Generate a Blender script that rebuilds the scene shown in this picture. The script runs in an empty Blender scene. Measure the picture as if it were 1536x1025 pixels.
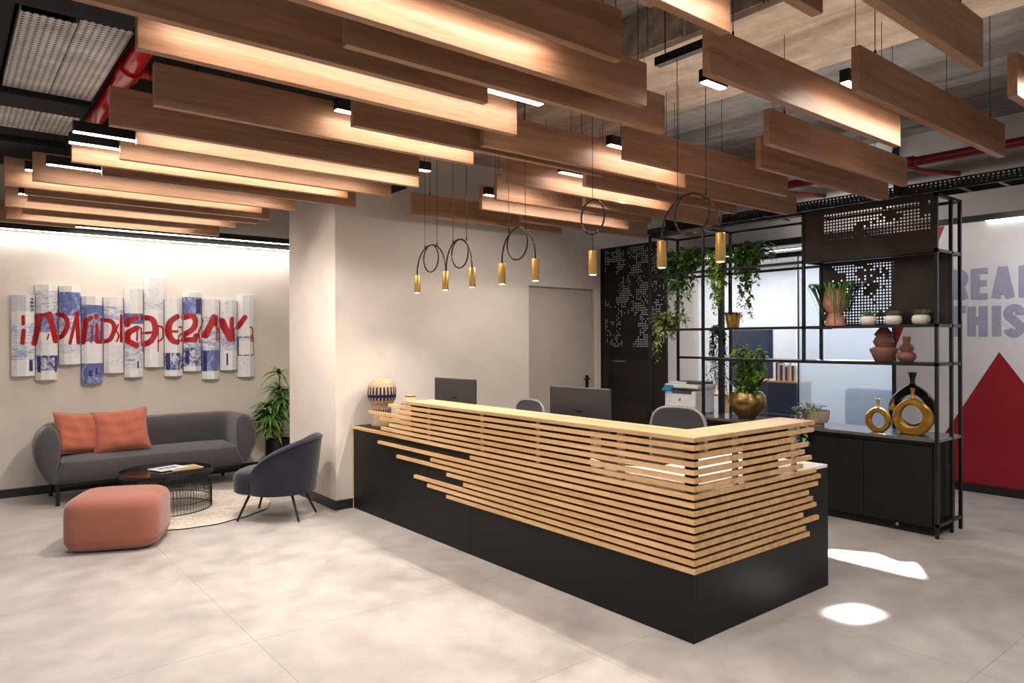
import bpy, bmesh, math, random
from mathutils import Vector, Matrix
random.seed(7)
PI = math.pi
S = bpy.context.scene
COL = S.collection

# ------------------------------------------------------------------ object helpers
def link(o, parent=None):
    COL.objects.link(o)
    if parent is not None:
        o.parent = parent
    return o

def tag(o, label=None, cat=None, group=None, kind=None):
    if label: o['label'] = label
    if cat: o['category'] = cat
    if group: o['group'] = group
    if kind: o['kind'] = kind
    return o

def empty(name, loc=(0, 0, 0), rz=0.0):
    o = bpy.data.objects.new(name, None)
    o.empty_display_size = 0.05
    o.location = loc
    o.rotation_euler = (0, 0, rz)
    return link(o)

def thing(name, label, cat, loc=(0, 0, 0), rz=0.0, group=None):
    return tag(empty(name, loc, rz), label, cat, group)

class MB:
    """collects geometry for ONE mesh object"""
    def __init__(s):
        s.v = []; s.f = []; s.m = []
    def add(s, vs, fs, m=0):
        n = len(s.v)
        s.v += [tuple(p) for p in vs]
        for f in fs:
            s.f.append([i + n for i in f]); s.m.append(m)
        return s
    def box(s, a, b, m=0):
        x0, y0, z0 = a; x1, y1, z1 = b
        if x0 > x1: x0, x1 = x1, x0
        if y0 > y1: y0, y1 = y1, y0
        if z0 > z1: z0, z1 = z1, z0
        vs = [(x0,y0,z0),(x1,y0,z0),(x1,y1,z0),(x0,y1,z0),(x0,y0,z1),(x1,y0,z1),(x1,y1,z1),(x0,y1,z1)]
        fs = [(0,3,2,1),(4,5,6,7),(0,1,5,4),(1,2,6,5),(2,3,7,6),(3,0,4,7)]
        return s.add(vs, fs, m)
    def tube(s, pts, r, n=8, m=0, closed=False, cap=True):
        pts = [Vector(p) for p in pts]
        k = len(pts)
        rs = r if isinstance(r, (list, tuple)) else [r] * k
        rings = []
        up = None
        for i, p in enumerate(pts):
            if closed:
                t = pts[(i + 1) % k] - pts[i - 1]
            else:
                t = pts[min(i + 1, k - 1)] - pts[max(i - 1, 0)]
            t.normalize()
            if up is None:
                up = Vector((0, 0, 1)) if abs(t.z) < 0.9 else Vector((1, 0, 0))
            a = t.cross(up)
            if a.length < 1e-5: a = t.cross(Vector((0, 1, 0)))
            a.normalize(); b = a.cross(t); b.normalize(); up = b
            rings.append([p + a * (rs[i] * math.cos(2 * PI * j / n)) + b * (rs[i] * math.sin(2 * PI * j / n)) for j in range(n)])
        return s.rings(rings, m, closed, cap)
    def rings(s, rings, m=0, closed=False, cap=True):
        n = len(rings[0]); k = len(rings)
        vs = [p for r in rings for p in r]; fs = []
        for i in range(k if closed else k - 1):
            i2 = (i + 1) % k
            for j in range(n):
                j2 = (j + 1) % n
                fs.append((i * n + j, i * n + j2, i2 * n + j2, i2 * n + j))
        if cap and not closed:
            fs.append(tuple(reversed(range(n)))); fs.append(tuple((k - 1) * n + j for j in range(n)))
        return s.add(vs, fs, m)
    def lathe(s, prof, n=32, c=(0, 0, 0), m=0, cap=True):
        rings = [[(c[0] + r * math.cos(2 * PI * j / n), c[1] + r * math.sin(2 * PI * j / n), c[2] + z) for j in range(n)] for r, z in prof]
        return s.rings(rings, m, False, cap)
    def build(s, name, mat, parent=None, smooth=False, bevel=0.0, seg=2, sub=0, loc=None):
        me = bpy.data.meshes.new(name)
        me.from_pydata(s.v, [], s.f)
        mats = mat if isinstance(mat, (list, tuple)) else [mat]
        for x in mats: me.materials.append(x)
        for p, mi in zip(me.polygons, s.m):
            p.material_index = mi
        bm = bmesh.new(); bm.from_mesh(me)
        bmesh.ops.recalc_face_normals(bm, faces=bm.faces)
        bm.to_mesh(me); bm.free()
        if smooth:
            for p in me.polygons: p.use_smooth = True
        me.update()
        o = bpy.data.objects.new(name, me)
        link(o, parent)
        if loc: o.location = loc
        if bevel > 0:
            md = o.modifiers.new('bevel', 'BEVEL'); md.width = bevel; md.segments = seg
            md.limit_method = 'ANGLE'; md.angle_limit = math.radians(40)
            md.harden_normals = False
        if sub:
            md = o.modifiers.new('sub', 'SUBSURF'); md.levels = sub; md.render_levels = sub
        if smooth and not sub:
            try: me.set_sharp_from_angle(angle=math.radians(40))
            except Exception: pass
        return o

def part(name, mb, mat, parent, **k): return mb.build(name, mat, parent, **k)
def struct(name, mb, mat, **k): return tag(mb.build(name, mat, None, **k), kind='structure')

def copy_tree(o, parent=None):
    c = o.copy(); COL.objects.link(c); c.parent = parent
    for ch in [x for x in bpy.data.objects if x.parent == o]:
        copy_tree(ch, c)
    return c

# ------------------------------------------------------------------ materials
class NT:
    def __init__(s, name):
        s.mat = bpy.data.materials.new(name); s.mat.use_nodes = True
        s.nt = s.mat.node_tree; s.n = s.nt.nodes; s.l = s.nt.links
        s.b = s.n['Principled BSDF']; s.out = s.n['Material Output']
    def node(s, t, **k):
        x = s.n.new(t)
        for a, v in k.items(): setattr(x, a, v)
        return x
    def put(s, sock, v):
        if hasattr(v, 'is_linked') or isinstance(v, bpy.types.NodeSocket): s.l.new(v, sock)
        else: sock.default_value = v
    def math(s, op, a, b=0.0, c=None):
        x = s.node('ShaderNodeMath', operation=op)
        s.put(x.inputs[0], a); s.put(x.inputs[1], b)
        if c is not None: s.put(x.inputs[2], c)
        return x.outputs[0]
    def pos(s, obj=False):
        if obj:
            return s.node('ShaderNodeTexCoord').outputs['Object']
        return s.node('ShaderNodeNewGeometry').outputs['Position']
    def mapping(s, vec, scale=(1, 1, 1), loc=(0, 0, 0), rot=(0, 0, 0)):
        x = s.node('ShaderNodeMapping'); s.l.new(vec, x.inputs['Vector'])
        x.inputs['Scale'].default_value = scale; x.inputs['Location'].default_value = loc; x.inputs['Rotation'].default_value = rot
        return x.outputs[0]
    def noise(s, vec, scale=5, detail=4, rough=0.55, dist=0.0):
        x = s.node('ShaderNodeTexNoise'); s.l.new(vec, x.inputs['Vector'])
        x.inputs['Scale'].default_value = scale; x.inputs['Detail'].default_value = detail
        x.inputs['Roughness'].default_value = rough; x.inputs['Distortion'].default_value = dist
        return x.outputs['Fac']
    def ramp(s, fac, stops):
        x = s.node('ShaderNodeValToRGB'); s.l.new(fac, x.inputs[0])
        e = x.color_ramp.elements
        while len(e) < len(stops): e.new(0.5)
        for i, (p, c) in enumerate(stops):
            e[i].position = p; e[i].color = tuple(c) + (1,) if len(c) == 3 else c
        return x.outputs[0]
    def mix(s, fac, a, b, mode='MIX'):
        x = s.node('ShaderNodeMix', data_type='RGBA', blend_type=mode)
        s.put(x.inputs[0], fac)
        for sk, v in ((x.inputs[6], a), (x.inputs[7], b)):
            if isinstance(v, bpy.types.NodeSocket): s.l.new(v, sk)
            else: sk.default_value = tuple(v) + (1,) if len(v) == 3 else v
        return x.outputs[2]
    def sep(s, vec):
        x = s.node('ShaderNodeSeparateXYZ'); s.l.new(vec, x.inputs[0]); return x.outputs
    def comb(s, a, b, c=0.0):
        x = s.node('ShaderNodeCombineXYZ'); s.put(x.inputs[0], a); s.put(x.inputs[1], b); s.put(x.inputs[2], c); return x.outputs[0]
    def bump(s, h, strength=0.3, dist=0.01):
        x = s.node('ShaderNodeBump'); x.inputs['Strength'].default_value = strength; x.inputs['Distance'].default_value = dist
        s.l.new(h, x.inputs['Height']); s.l.new(x.outputs[0], s.b.inputs['Normal'])
    def col(s, v):
        if isinstance(v, bpy.types.NodeSocket): s.l.new(v, s.b.inputs['Base Color'])
        else: s.b.inputs['Base Color'].default_value = tuple(v) + (1,)
    def set(s, rough=None, metal=None, spec=None, **k):
        if rough is not None: s.put(s.b.inputs['Roughness'], rough)
        if metal is not None: s.b.inputs['Metallic'].default_value = metal
        if spec is not None: s.b.inputs['Specular IOR Level'].default_value = spec
        for a, v in k.items(): s.b.inputs[a].default_value = v
        return s

def sr(r, g, b):
    f = lambda c: (c / 255 / 12.92) if c / 255 <= 0.04045 else ((c / 255 + 0.055) / 1.055) ** 2.4
    return (f(r), f(g), f(b))

def plain(name, rgb, rough=0.5, metal=0.0, spec=0.5, var=0.06, scale=20, bump=0.0, **k):
    t = NT(name)
    v = t.noise(t.pos(), scale, 3)
    d = tuple(c * (1 - var) for c in rgb); u = tuple(min(1, c * (1 + var)) for c in rgb)
    t.col(t.ramp(v, [(0.3, d), (0.7, u)]))
    t.set(rough, metal, spec, **k)
    if bump: t.bump(t.noise(t.pos(), scale * 6, 3), bump, 0.002)
    return t.mat

def wood(name, base, dark, light, axis='x', rough=0.45, grain=1.0, obj=True):
    t = NT(name)
    p = t.pos(obj)
    rnd = t.node('ShaderNodeObjectInfo').outputs['Random']
    sc = {'x': (0.6, 9, 9), 'y': (9, 0.6, 9), 'z': (9, 9, 0.6)}[axis]
    mp = t.mapping(p, sc)
    add = t.node('ShaderNodeVectorMath', operation='ADD'); t.l.new(mp, add.inputs[0])
    t.l.new(t.comb(t.math('MULTIPLY', rnd, 37.0), t.math('MULTIPLY', rnd, 11.0), t.math('MULTIPLY', rnd, 5.0)), add.inputs[1])
    n1 = t.noise(add.outputs[0], 2.0 * grain, 6, 0.6, 0.6)
    n2 = t.noise(add.outputs[0], 14.0 * grain, 3, 0.6)
    f = t.math('ADD', t.math('MULTIPLY', n1, 0.72), t.math('MULTIPLY', n2, 0.28))
    t.col(t.ramp(f, [(0.32, dark), (0.5, base), (0.68, light)]))
    t.set(rough, 0, 0.3)
    t.bump(n2, 0.08, 0.002)
    return t.mat

def emis(name, rgb, strength):
    t = NT(name)
    v = t.noise(t.pos(), 3, 1)
    t.col((0.9, 0.9, 0.9))
    t.l.new(t.ramp(v, [(0, tuple(c * 0.98 for c in rgb)), (1, rgb)]), t.b.inputs['Emission Color'])
    t.b.inputs['Emission Strength'].default_value = strength
    return t.mat

def perforated(name, rgb, ax, period, radius, thr, nscale, seed, zones=None, rough=0.35):
    """steel sheet whose holes lie on a grid, whole blocks of holes left blank; zones = (lo_u, hi_u, lo_z, hi_z)"""
    t = NT(name)
    x, y, z = t.sep(t.pos())[:3]
    u = y if ax == 'y' else x
    cu = t.math('DIVIDE', u, period); cz = t.math('DIVIDE', z, period)
    fu = t.math('SUBTRACT', t.math('FRACT', cu), 0.5); fz = t.math('SUBTRACT', t.math('FRACT', cz), 0.5)
    d = t.math('SQRT', t.math('ADD', t.math('MULTIPLY', fu, fu), t.math('MULTIPLY', fz, fz)))
    hole = t.math('LESS_THAN', d, radius / period)
    iu = t.math('FLOOR', cu); iz = t.math('FLOOR', cz)
    cell = t.comb(t.math('ADD', iu, seed * 13.0), t.math('ADD', iz, 7.0), seed)
    big = t.noise(t.mapping(cell, (1, 0.7, 1)), nscale, 2, 0.5)
    wn = t.node('ShaderNodeTexWhiteNoise', noise_dimensions='3D'); t.l.new(cell, wn.inputs['Vector'])
    f = t.math('ADD', big, t.math('MULTIPLY', t.math('SUBTRACT', wn.outputs['Value'], 0.5), 0.16))
    on = t.math('GREATER_THAN', f, thr)
    mask = t.math('MULTIPLY', hole, on)
    if zones:
        a, b, c, e = zones
        for s_, lo, hi in ((u, a, b), (z, c, e)):
            mask = t.math('MULTIPLY', mask, t.math('MULTIPLY', t.math('GREATER_THAN', s_, lo), t.math('LESS_THAN', s_, hi)))
    v = t.noise(t.pos(), 3.5, 4, 0.6, 0.5)
    t.col(t.ramp(v, [(0.3, tuple(c * 0.6 for c in rgb)), (0.7, tuple(c * 1.5 for c in rgb))]))
    t.set(rough, 0.4, 0.5)
    tr = t.node('ShaderNodeBsdfTransparent'); ms = t.node('ShaderNodeMixShader')
    t.l.new(mask, ms.inputs[0]); t.l.new(t.b.outputs[0], ms.inputs[1]); t.l.new(tr.outputs[0], ms.inputs[2])
    t.l.new(ms.outputs[0], t.out.inputs['Surface'])
    return t.mat

def glass(name, rgb=(1, 1, 1), gloss=0.08, rough=0.02, frost=0.0):
    t = NT(name)
    tr = t.node('ShaderNodeBsdfTransparent'); gl = t.node('ShaderNodeBsdfGlossy'); ms = t.node('ShaderNodeMixShader')
    v = t.noise(t.pos(), 2, 1)
    t.l.new(t.ramp(v, [(0, tuple(c * 0.98 for c in rgb)), (1, rgb)]), tr.inputs['Color'])
    gl.inputs['Roughness'].default_value = rough
    ms.inputs[0].default_value = gloss
    src = tr.outputs[0]
    if frost > 0:
        tl = t.node('ShaderNodeBsdfTranslucent'); tl.inputs[0].default_value = (0.85, 0.88, 0.92, 1)
        m2 = t.node('ShaderNodeMixShader'); m2.inputs[0].default_value = frost
        t.l.new(tr.outputs[0], m2.inputs[1]); t.l.new(tl.outputs[0], m2.inputs[2]); src = m2.outputs[0]
    t.l.new(src, ms.inputs[1]); t.l.new(gl.outputs[0], ms.inputs[2]); t.l.new(ms.outputs[0], t.out.inputs['Surface'])
    return t.mat

def plaster(name, rgb):
    t = NT(name)
    v = t.noise(t.pos(), 1.1, 6, 0.6, 0.4); w = t.noise(t.pos(), 45, 3)
    t.col(t.ramp(v, [(0.3, tuple(c * 0.88 for c in rgb)), (0.5, rgb), (0.72, tuple(min(1, c * 1.07) for c in rgb))]))
    t.set(0.8, 0, 0.25); t.bump(t.math('ADD', v, t.math('MULTIPLY', w, 0.15)), 0.12, 0.01)
    return t.mat

def floor_mat():
    t = NT('polished concrete tile')
    p = t.pos(); x, y, z = t.sep(p)[:3]
    n = t.noise(p, 0.9, 7, 0.62, 0.5); n2 = t.noise(p, 5.0, 6, 0.6)
    f = t.math('ADD', t.math('MULTIPLY', n, 0.6), t.math('MULTIPLY', n2, 0.4))
    c = t.ramp(f, [(0.32, sr(140, 134, 130)), (0.5, sr(168, 162, 158)), (0.7, sr(192, 187, 183))])
    T = 1.24
    def joint(s_, off):
        q = t.math('ABSOLUTE', t.math('SUBTRACT', t.math('FRACT', t.math('DIVIDE', t.math('ADD', s_, off), T)), 0.5))
        return t.math('GREATER_THAN', q, 0.5 - 0.0016)
    j = t.math('MAXIMUM', joint(x, -1.255 + 12.4), joint(y, -1.2 + 12.4))
    cell = t.comb(t.math('FLOOR', t.math('DIVIDE', t.math('ADD', x, -1.255 + 12.4), T)), t.math('FLOOR', t.math('DIVIDE', t.math('ADD', y, -1.2 + 12.4), T)))
    wn = t.node('ShaderNodeTexWhiteNoise', noise_dimensions='3D'); t.l.new(cell, wn.inputs['Vector'])
    tone = t.math('ADD', t.math('MULTIPLY', wn.outputs['Value'], 0.07), 0.94)
    c = t.mix(1.0, c, t.comb(tone, tone, tone), 'MULTIPLY')
    t.col(t.mix(t.math('MULTIPLY', j, 0.6), c, sr(105, 96, 90)))
    t.set(t.ramp(n2, [(0.3, (0.32,) * 3), (0.7, (0.48,) * 3)]), 0, 0.45)
    t.bump(t.math('SUBTRACT', n2, j), 0.05, 0.003)
    return t.mat

def concrete_ceiling(name, a, b, c):
    t = NT(name)
    p = t.pos()
    n = t.noise(t.mapping(p, (2.2, 0.35, 1)), 1.6, 7, 0.65, 0.8); n2 = t.noise(p, 9, 6, 0.7)
    f = t.math('ADD', t.math('MULTIPLY', n, 0.7), t.math('MULTIPLY', n2, 0.3))
    t.col(t.ramp(f, [(0.34, a), (0.5, b), (0.66, c)]))
    t.set(0.85, 0, 0.2); t.bump(f, 0.5, 0.03)
    return t.mat

def galvanised():
    """zinc sheet with punched dark slots along the tray"""
    t = NT('galvanised punched steel')
    x, y, z = t.sep(t.pos())[:3]
    fu = t.math('SUBTRACT', t.math('FRACT', t.math('DIVIDE', x, 0.030)), 0.5)
    fv = t.math('SUBTRACT', t.math('FRACT', t.math('DIVIDE', y, 0.030)), 0.5)
    d = t.math('SQRT', t.math('ADD', t.math('MULTIPLY', fu, fu), t.math('MULTIPLY', fv, fv)))
    h = t.math('LESS_THAN', d, 0.26)
    n = t.noise(t.pos(), 6, 4)
    t.col(t.mix(h, t.ramp(n, [(0.3, sr(160, 158, 156)), (0.7, sr(215, 212, 208))]), (0.006, 0.006, 0.006)))
    t.set(0.42, 0.3, 0.5)
    return t.mat

def fabric(name, rgb, var=0.12, scale=180, rough=0.9, bump=0.25):
    t = NT(name)
    p = t.pos(); n = t.noise(p, scale, 2); m = t.noise(p, 4, 3)
    f = t.math('ADD', t.math('MULTIPLY', n, 0.6), t.math('MULTIPLY', m, 0.4))
    t.col(t.ramp(f, [(0.3, tuple(c * (1 - var) for c in rgb)), (0.7, tuple(c * (1 + var) for c in rgb))]))
    t.set(rough, 0, 0.15); t.b.inputs['Sheen Weight'].default_value = 0.25
    t.bump(n, bump, 0.002)
    return t.mat

def leafmat(name, a, b, spots=None):
    t = NT(name)
    p = t.pos(); n = t.noise(p, 16, 3)
    t.col(t.ramp(n, [(0.3, a), (0.7, b)] if not spots else [(0.3, a), (0.55, b), (0.7, spots)]))
    t.set(0.42, 0, 0.4)
    t.b.inputs['Subsurface Weight'].default_value = 0.0
    return t.mat

def printmat(name, a, b, scale, aniso=(1, 1, 1), thr=0.5):
    t = NT(name)
    n = t.noise(t.mapping(t.pos(), aniso), scale, 5, 0.7, 1.2)
    t.col(t.ramp(n, [(thr - 0.06, a), (thr + 0.06, b)])); t.set(0.35, 0, 0.5)
    return t.mat

def weave(name, zc, bands):
    """straw weave; dark checks in horizontal bands (object z)"""
    t = NT(name)
    o = t.pos(True); x, y, z = t.sep(o)[:3]
    ang = t.math('ARCTAN2', y, x)
    seg = t.math('FRACT', t.math('MULTIPLY', ang, 24 / (2 * PI)))
    row = t.math('FRACT', t.math('MULTIPLY', z, 90.0))
    straw = t.noise(t.mapping(o, (1, 1, 4)), 60, 4)
    c = t.ramp(straw, [(0.3, sr(140, 112, 80)), (0.7, sr(200, 178, 146))])
    for lo, hi, solid in bands:
        inb = t.math('MULTIPLY', t.math('GREATER_THAN', z, lo), t.math('LESS_THAN', z, hi))
        if not solid: inb = t.math('MULTIPLY', inb, t.math('GREATER_THAN', seg, 0.5))
        c = t.mix(inb, c, sr(38, 34, 62))
    t.col(c); t.set(0.85, 0, 0.2); t.bump(t.math('ADD', row, straw), 0.5, 0.004)
    return t.mat

M = {}
M['floor'] = floor_mat()
M['wall'] = plaster('warm grey plaster', sr(206, 197, 187))
M['wall_white'] = plaster('white plaster', sr(208, 206, 205))
M['office'] = plaster('office white', sr(232, 234, 238))
M['door'] = plaster('door skim', sr(172, 162, 152))
M['base'] = plain('black skirting', (0.012, 0.012, 0.012), 0.4)
M['slab'] = concrete_ceiling('grey raw concrete', sr(84, 80, 78), sr(118, 112, 108), sr(142, 136, 130))
M['beam'] = concrete_ceiling('warm raw concrete', sr(122, 106, 94), sr(158, 141, 127), sr(188, 172, 158))
M['dirty'] = concrete_ceiling('stained concrete', sr(46, 40, 36), sr(110, 98, 88), sr(176, 160, 142))
M['void'] = plain('matt black', (0.005, 0.005, 0.005), 0.9)
M['baffle'] = wood('oak veneer baffle', sr(160, 120, 92), sr(134, 97, 72), sr(180, 141, 112), 'x', 0.42)
M['oak'] = wood('light oak slat', sr(200, 160, 112), sr(172, 130, 86), sr(218, 182, 138), 'y', 0.38)
M['oakx'] = wood('light oak top', sr(184, 150, 110), sr(160, 124, 86), sr(204, 172, 134), 'y', 0.35)
M['laminate'] = plain('black laminate', sr(15, 14, 14), 0.5, 0, 0.28, 0.1, 6)
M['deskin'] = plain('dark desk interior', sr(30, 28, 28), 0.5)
M['paper'] = plain('white paper', sr(228, 226, 222), 0.6)
M['black'] = plain('black powder coat', sr(26, 25, 25), 0.38, 0.3)
M['blacksteel'] = plain('black steel plate', sr(34, 31, 30), 0.22, 0.35, 0.5, 0.35, 3)
M['glossblack'] = plain('gloss black', (0.006, 0.006, 0.007), 0.12)
M['brass'] = plain('brushed brass', sr(222, 180, 104), 0.34, 0.85, 0.5, 0.08, 40)
M['gold'] = plain('aged gold', sr(196, 148, 62), 0.34, 0.85, 0.5, 0.3, 14)
M['bowlgold'] = plain('burnished brass bowl', sr(150, 124, 76), 0.3, 0.9, 0.5, 0.28, 9)
M['chromeblack'] = plain('polished dark metal', sr(70, 62, 58), 0.18, 0.9)
M['galv'] = galvanised()
M['red'] = plain('red pipe paint', sr(186, 16, 28), 0.28)
M['reddark'] = plain('dark red pipe paint', sr(120, 8, 18), 0.35)
M['redpaint'] = plain('red wall paint', sr(140, 4, 24), 0.55)
M['redvinyl'] = plain('red vinyl letter', sr(160, 4, 20), 0.4)
M['lilac'] = plain('grey lilac vinyl', sr(150, 148, 168), 0.6)
M['led'] = emis('led diffuser', (1.0, 0.87, 0.75), 36.0)
M['ledwall'] = emis('wall strip diffuser', (1.0, 0.93, 0.86), 26.0)
M['ledcool'] = emis('cool led diffuser', (0.95, 0.97, 1.0), 6.0)
M['bulb'] = emis('lamp end', (1.0, 0.9, 0.75), 6.0)
M['sofa'] = fabric('charcoal wool', sr(70, 69, 71))
M['piping'] = fabric('dark piping', sr(48, 46, 48))
M['coral'] = fabric('coral cushion', sr(166, 94, 74), 0.1, 90)
M['pouf'] = fabric('terracotta wool', sr(144, 90, 75), 0.07, 260, 0.9, 0.15)
M['navy'] = fabric('navy velvet', sr(27, 29, 42), 0.25, 60, 0.55, 0.1)
M['rug'] = NT('cream rug').mat
def _rug():
    t = NT('cream looped rug'); p = t.pos(); n = t.noise(p, 22, 6, 0.75, 1.5); m = t.noise(p, 3, 3)
    t.col(t.ramp(t.math('ADD', t.math('MULTIPLY', n, 0.75), t.math('MULTIPLY', m, 0.25)), [(0.36, sr(140, 126, 112)), (0.47, sr(196, 186, 174)), (0.65, sr(222, 214, 204))]))
    t.set(0.95, 0, 0.1); t.bump(n, 0.8, 0.012); return t.mat
M['rug'] = _rug()
M['leaf'] = leafmat('green leaf', sr(46, 82, 36), sr(104, 146, 60))
M['leafbright'] = leafmat('bright pothos leaf', sr(96, 150, 44), sr(176, 210, 92))
M['leafdark'] = leafmat('dark leaf', sr(22, 44, 30), sr(52, 84, 50))
M['leafpale'] = leafmat('variegated leaf', sr(96, 122, 56), sr(150, 168, 88), sr(226, 224, 170))
M['leafgrey'] = leafmat('grey green leaf', sr(92, 112, 78), sr(152, 170, 128))
M['stem'] = plain('stem', sr(84, 78, 44), 0.7)
M['soil'] = plain('soil', sr(48, 36, 28), 0.95)
M['terracotta'] = plain('terracotta glaze', sr(176, 122, 104), 0.6)
M['terradark'] = plain('dusty terracotta', sr(128, 84, 74), 0.65, 0, 0.4, 0.12)
M['whitepot'] = plain('rough white ceramic', sr(216, 208, 198), 0.7, 0, 0.3, 0.08, 60)
M['beigepot'] = plain('beige stoneware', sr(168, 152, 134), 0.7, 0, 0.3, 0.1, 40)
M['plastic'] = plain('white plastic', sr(226, 227, 230), 0.4)
M['greyplastic'] = plain('grey plastic', sr(70, 72, 76), 0.45)
M['screenback'] = plain('monitor shell', sr(46, 45, 47), 0.42)
M['mesh'] = fabric('grey chair mesh', sr(52, 51, 54), 0.1, 300)
M['rim'] = plain('light grey rim', sr(120, 120, 122), 0.4)
M['glass'] = glass('clear glass')
M['tableglass'] = plain('black glass top', (0.008, 0.007, 0.008), 0.06, 0, 0.6)
M['frost'] = glass('frosted glass', (0.80, 0.84, 0.88), 0.06, 0.25, 0.26)
M['bluecab'] = plain('navy cabinet', sr(40, 50, 74), 0.45)
M['bluefar'] = plain('blue upholstery', sr(52, 84, 138), 0.8)
M['steel'] = plain('brushed steel', sr(170, 168, 166), 0.35, 0.8)
M['track'] = plain('channel steel', sr(20, 20, 21), 0.45, 0.3)
M['screenblue'] = plain('blue display', sr(50, 130, 170), 0.3)
M['basket'] = weave('woven basket', 0, [(0.335, 0.36, False), (0.235, 0.262, False), (0.262, 0.29, True), (0.29, 0.335, False), (0.12, 0.155, False)])
M['basketwhite'] = weave('white basket', 0, [(0.16, 0.175, False), (0.20, 0.215, False)])
PR = {
 'w': plain('tube paper white', sr(218, 217, 216), 0.35),
 'g': plain('tube paper grey', sr(192, 196, 200), 0.35),
 'p': printmat('tube print pale', sr(150, 158, 190), sr(214, 216, 222), 9, (1, 1, 2.5), 0.5),
 'b': printmat('tube print blue', sr(88, 100, 156), sr(160, 168, 200), 7, (1.5, 1, 1), 0.55),
 'd': printmat('tube print navy', sr(66, 76, 130), sr(200, 202, 214), 16, (1.2, 1, 1), 0.5),
 's': printmat('tube print speckle', sr(80, 86, 130), sr(216, 216, 218), 38, (1, 1, 1), 0.38),
 'l': printmat('tube print lines', sr(120, 126, 156), sr(212, 213, 217), 14, (1, 1, 9), 0.44),
}

# ------------------------------------------------------------------ camera
H = 1.55; YAW = math.radians(51.16); ROLL = math.radians(0.2); FPX = 1062.3
F = Vector((math.cos(YAW), math.sin(YAW), 0)); R = Vector((math.sin(YAW), -math.cos(YAW), 0)); D = Vector((0, 0, -1))
R3 = R * math.cos(ROLL) + D * math.sin(ROLL); D3 = D * math.cos(ROLL) - R * math.sin(ROLL)
cam = bpy.data.cameras.new('camera'); co = bpy.data.objects.new('camera', cam); COL.objects.link(co)
mw = Matrix.Identity(4)
for i in range(3):
    mw[i][0] = R3[i]; mw[i][1] = -D3[i]; mw[i][2] = -F[i]
mw[2][3] = H
co.matrix_world = mw
cam.sensor_width = 36; cam.lens = FPX / 1536 * 36; cam.shift_y = -2.8 / 1536; cam.clip_start = 0.02
S.camera = co

# ------------------------------------------------------------------ setting
YW = 6.045      # wall with the door
XW = 2.798      # column side
YS = 8.60       # wall behind the sofa
XR = 8.09       # lettered wall / glass line
SL = 3.72       # slab underside
struct('floor', MB().box((-4, -3.5, -0.05), (12, 9.5, 0)), M['floor'])
struct('ceiling', MB().box((-4, -3.5, SL), (12, 9.5, SL + 0.2)), M['slab'])
# downstand beam: warm underside, stained side
bm_ = MB(); bm_.box((3.60, -3.5, 3.40), (4.69, 9.5, SL))
struct('ceiling_beam', bm_, M['beam'])
sd = MB()
for i in range(46):
    y0 = -3.4 + i * 0.28
    d = random.uniform(0.005, 0.03)
    sd.box((3.60 - d, y0, 3.43), (3.60, y0 + 0.26, SL))
struct('ceiling_beam_side', sd, M['dirty'])
struct('ceiling_beam_far', MB().box((6.1, -3.5, 3.62), (6.5, 9.5, SL)), M['slab'])
# warm soffit between the left side and the beam
struct('ceiling_soffit_near', MB().box((0.5, -3.5, 3.69), (3.58, 3.0, SL)), M['beam'])
struct('ceiling_void', MB().box((-4, 3.0, 3.30), (2.5, 9.0, 3.36)), M['void'])  # black sheet standing in for the darkness above the lounge boards
struct('wall_back', MB().box((-4, YS, 0), (3.75, YS + 0.15, SL)), M['wall'])
struct('wall_column', MB().box((XW, YW, 0), (XW + 0.6, 7.14, SL)), M['wall'])
struct('wall_alcove', MB().box((3.6, 7.14, 0), (3.75, YS, SL)), M['wall'])
# door wall with a recess for the door
DX0, DX1, DZ = 5.109, 6.165, 2.158
w = MB(); w.box((XW + 0.6, YW, 0), (DX0, YW + 0.2, SL)); w.box((DX1, YW, 0), (8.2, YW + 0.2, SL)); w.box((DX0, YW, DZ), (DX1, YW + 0.2, SL))
struct('wall_door', w, M['wall'])
dr = tag(MB().box((DX0 + 0.012, YW + 0.045, 0.005), (DX1 - 0.012, YW + 0.09, DZ - 0.012)).build('door_1', M['door'], None, bevel=0.003), kind='structure')
fr = MB(); t_ = 0.05
fr.box((DX0, YW + 0.015, 0), (DX0 + 0.010, YW + 0.09, DZ)); fr.box((DX1 - 0.010, YW + 0.015, 0), (DX1, YW + 0.09, DZ)); fr.box((DX0, YW + 0.015, DZ - 0.01), (DX1, YW + 0.09, DZ))
part('door_frame', fr, M['door'], dr)
trf = MB().box((DX1, YW - 0.012, 0), (DX1 + 0.075, YW - 0.0005, DZ + 0.04))
part('door_casing', trf, M['wall'], dr)
hd = MB(); hd.box((6.035, YW + 0.030, 0.93), (6.072, YW + 0.046, 1.12)); hd.tube([(6.053, YW + 0.035, 1.075), (6.053, YW - 0.01, 1.075), (5.955, YW - 0.012, 1.075)], 0.009)
hd.tube([(6.053, YW + 0.03, 1.075), (6.053, YW + 0.015, 1.075)], 0.020, 12)
part('door_handle', hd, M['black'], dr, smooth=True)
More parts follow.
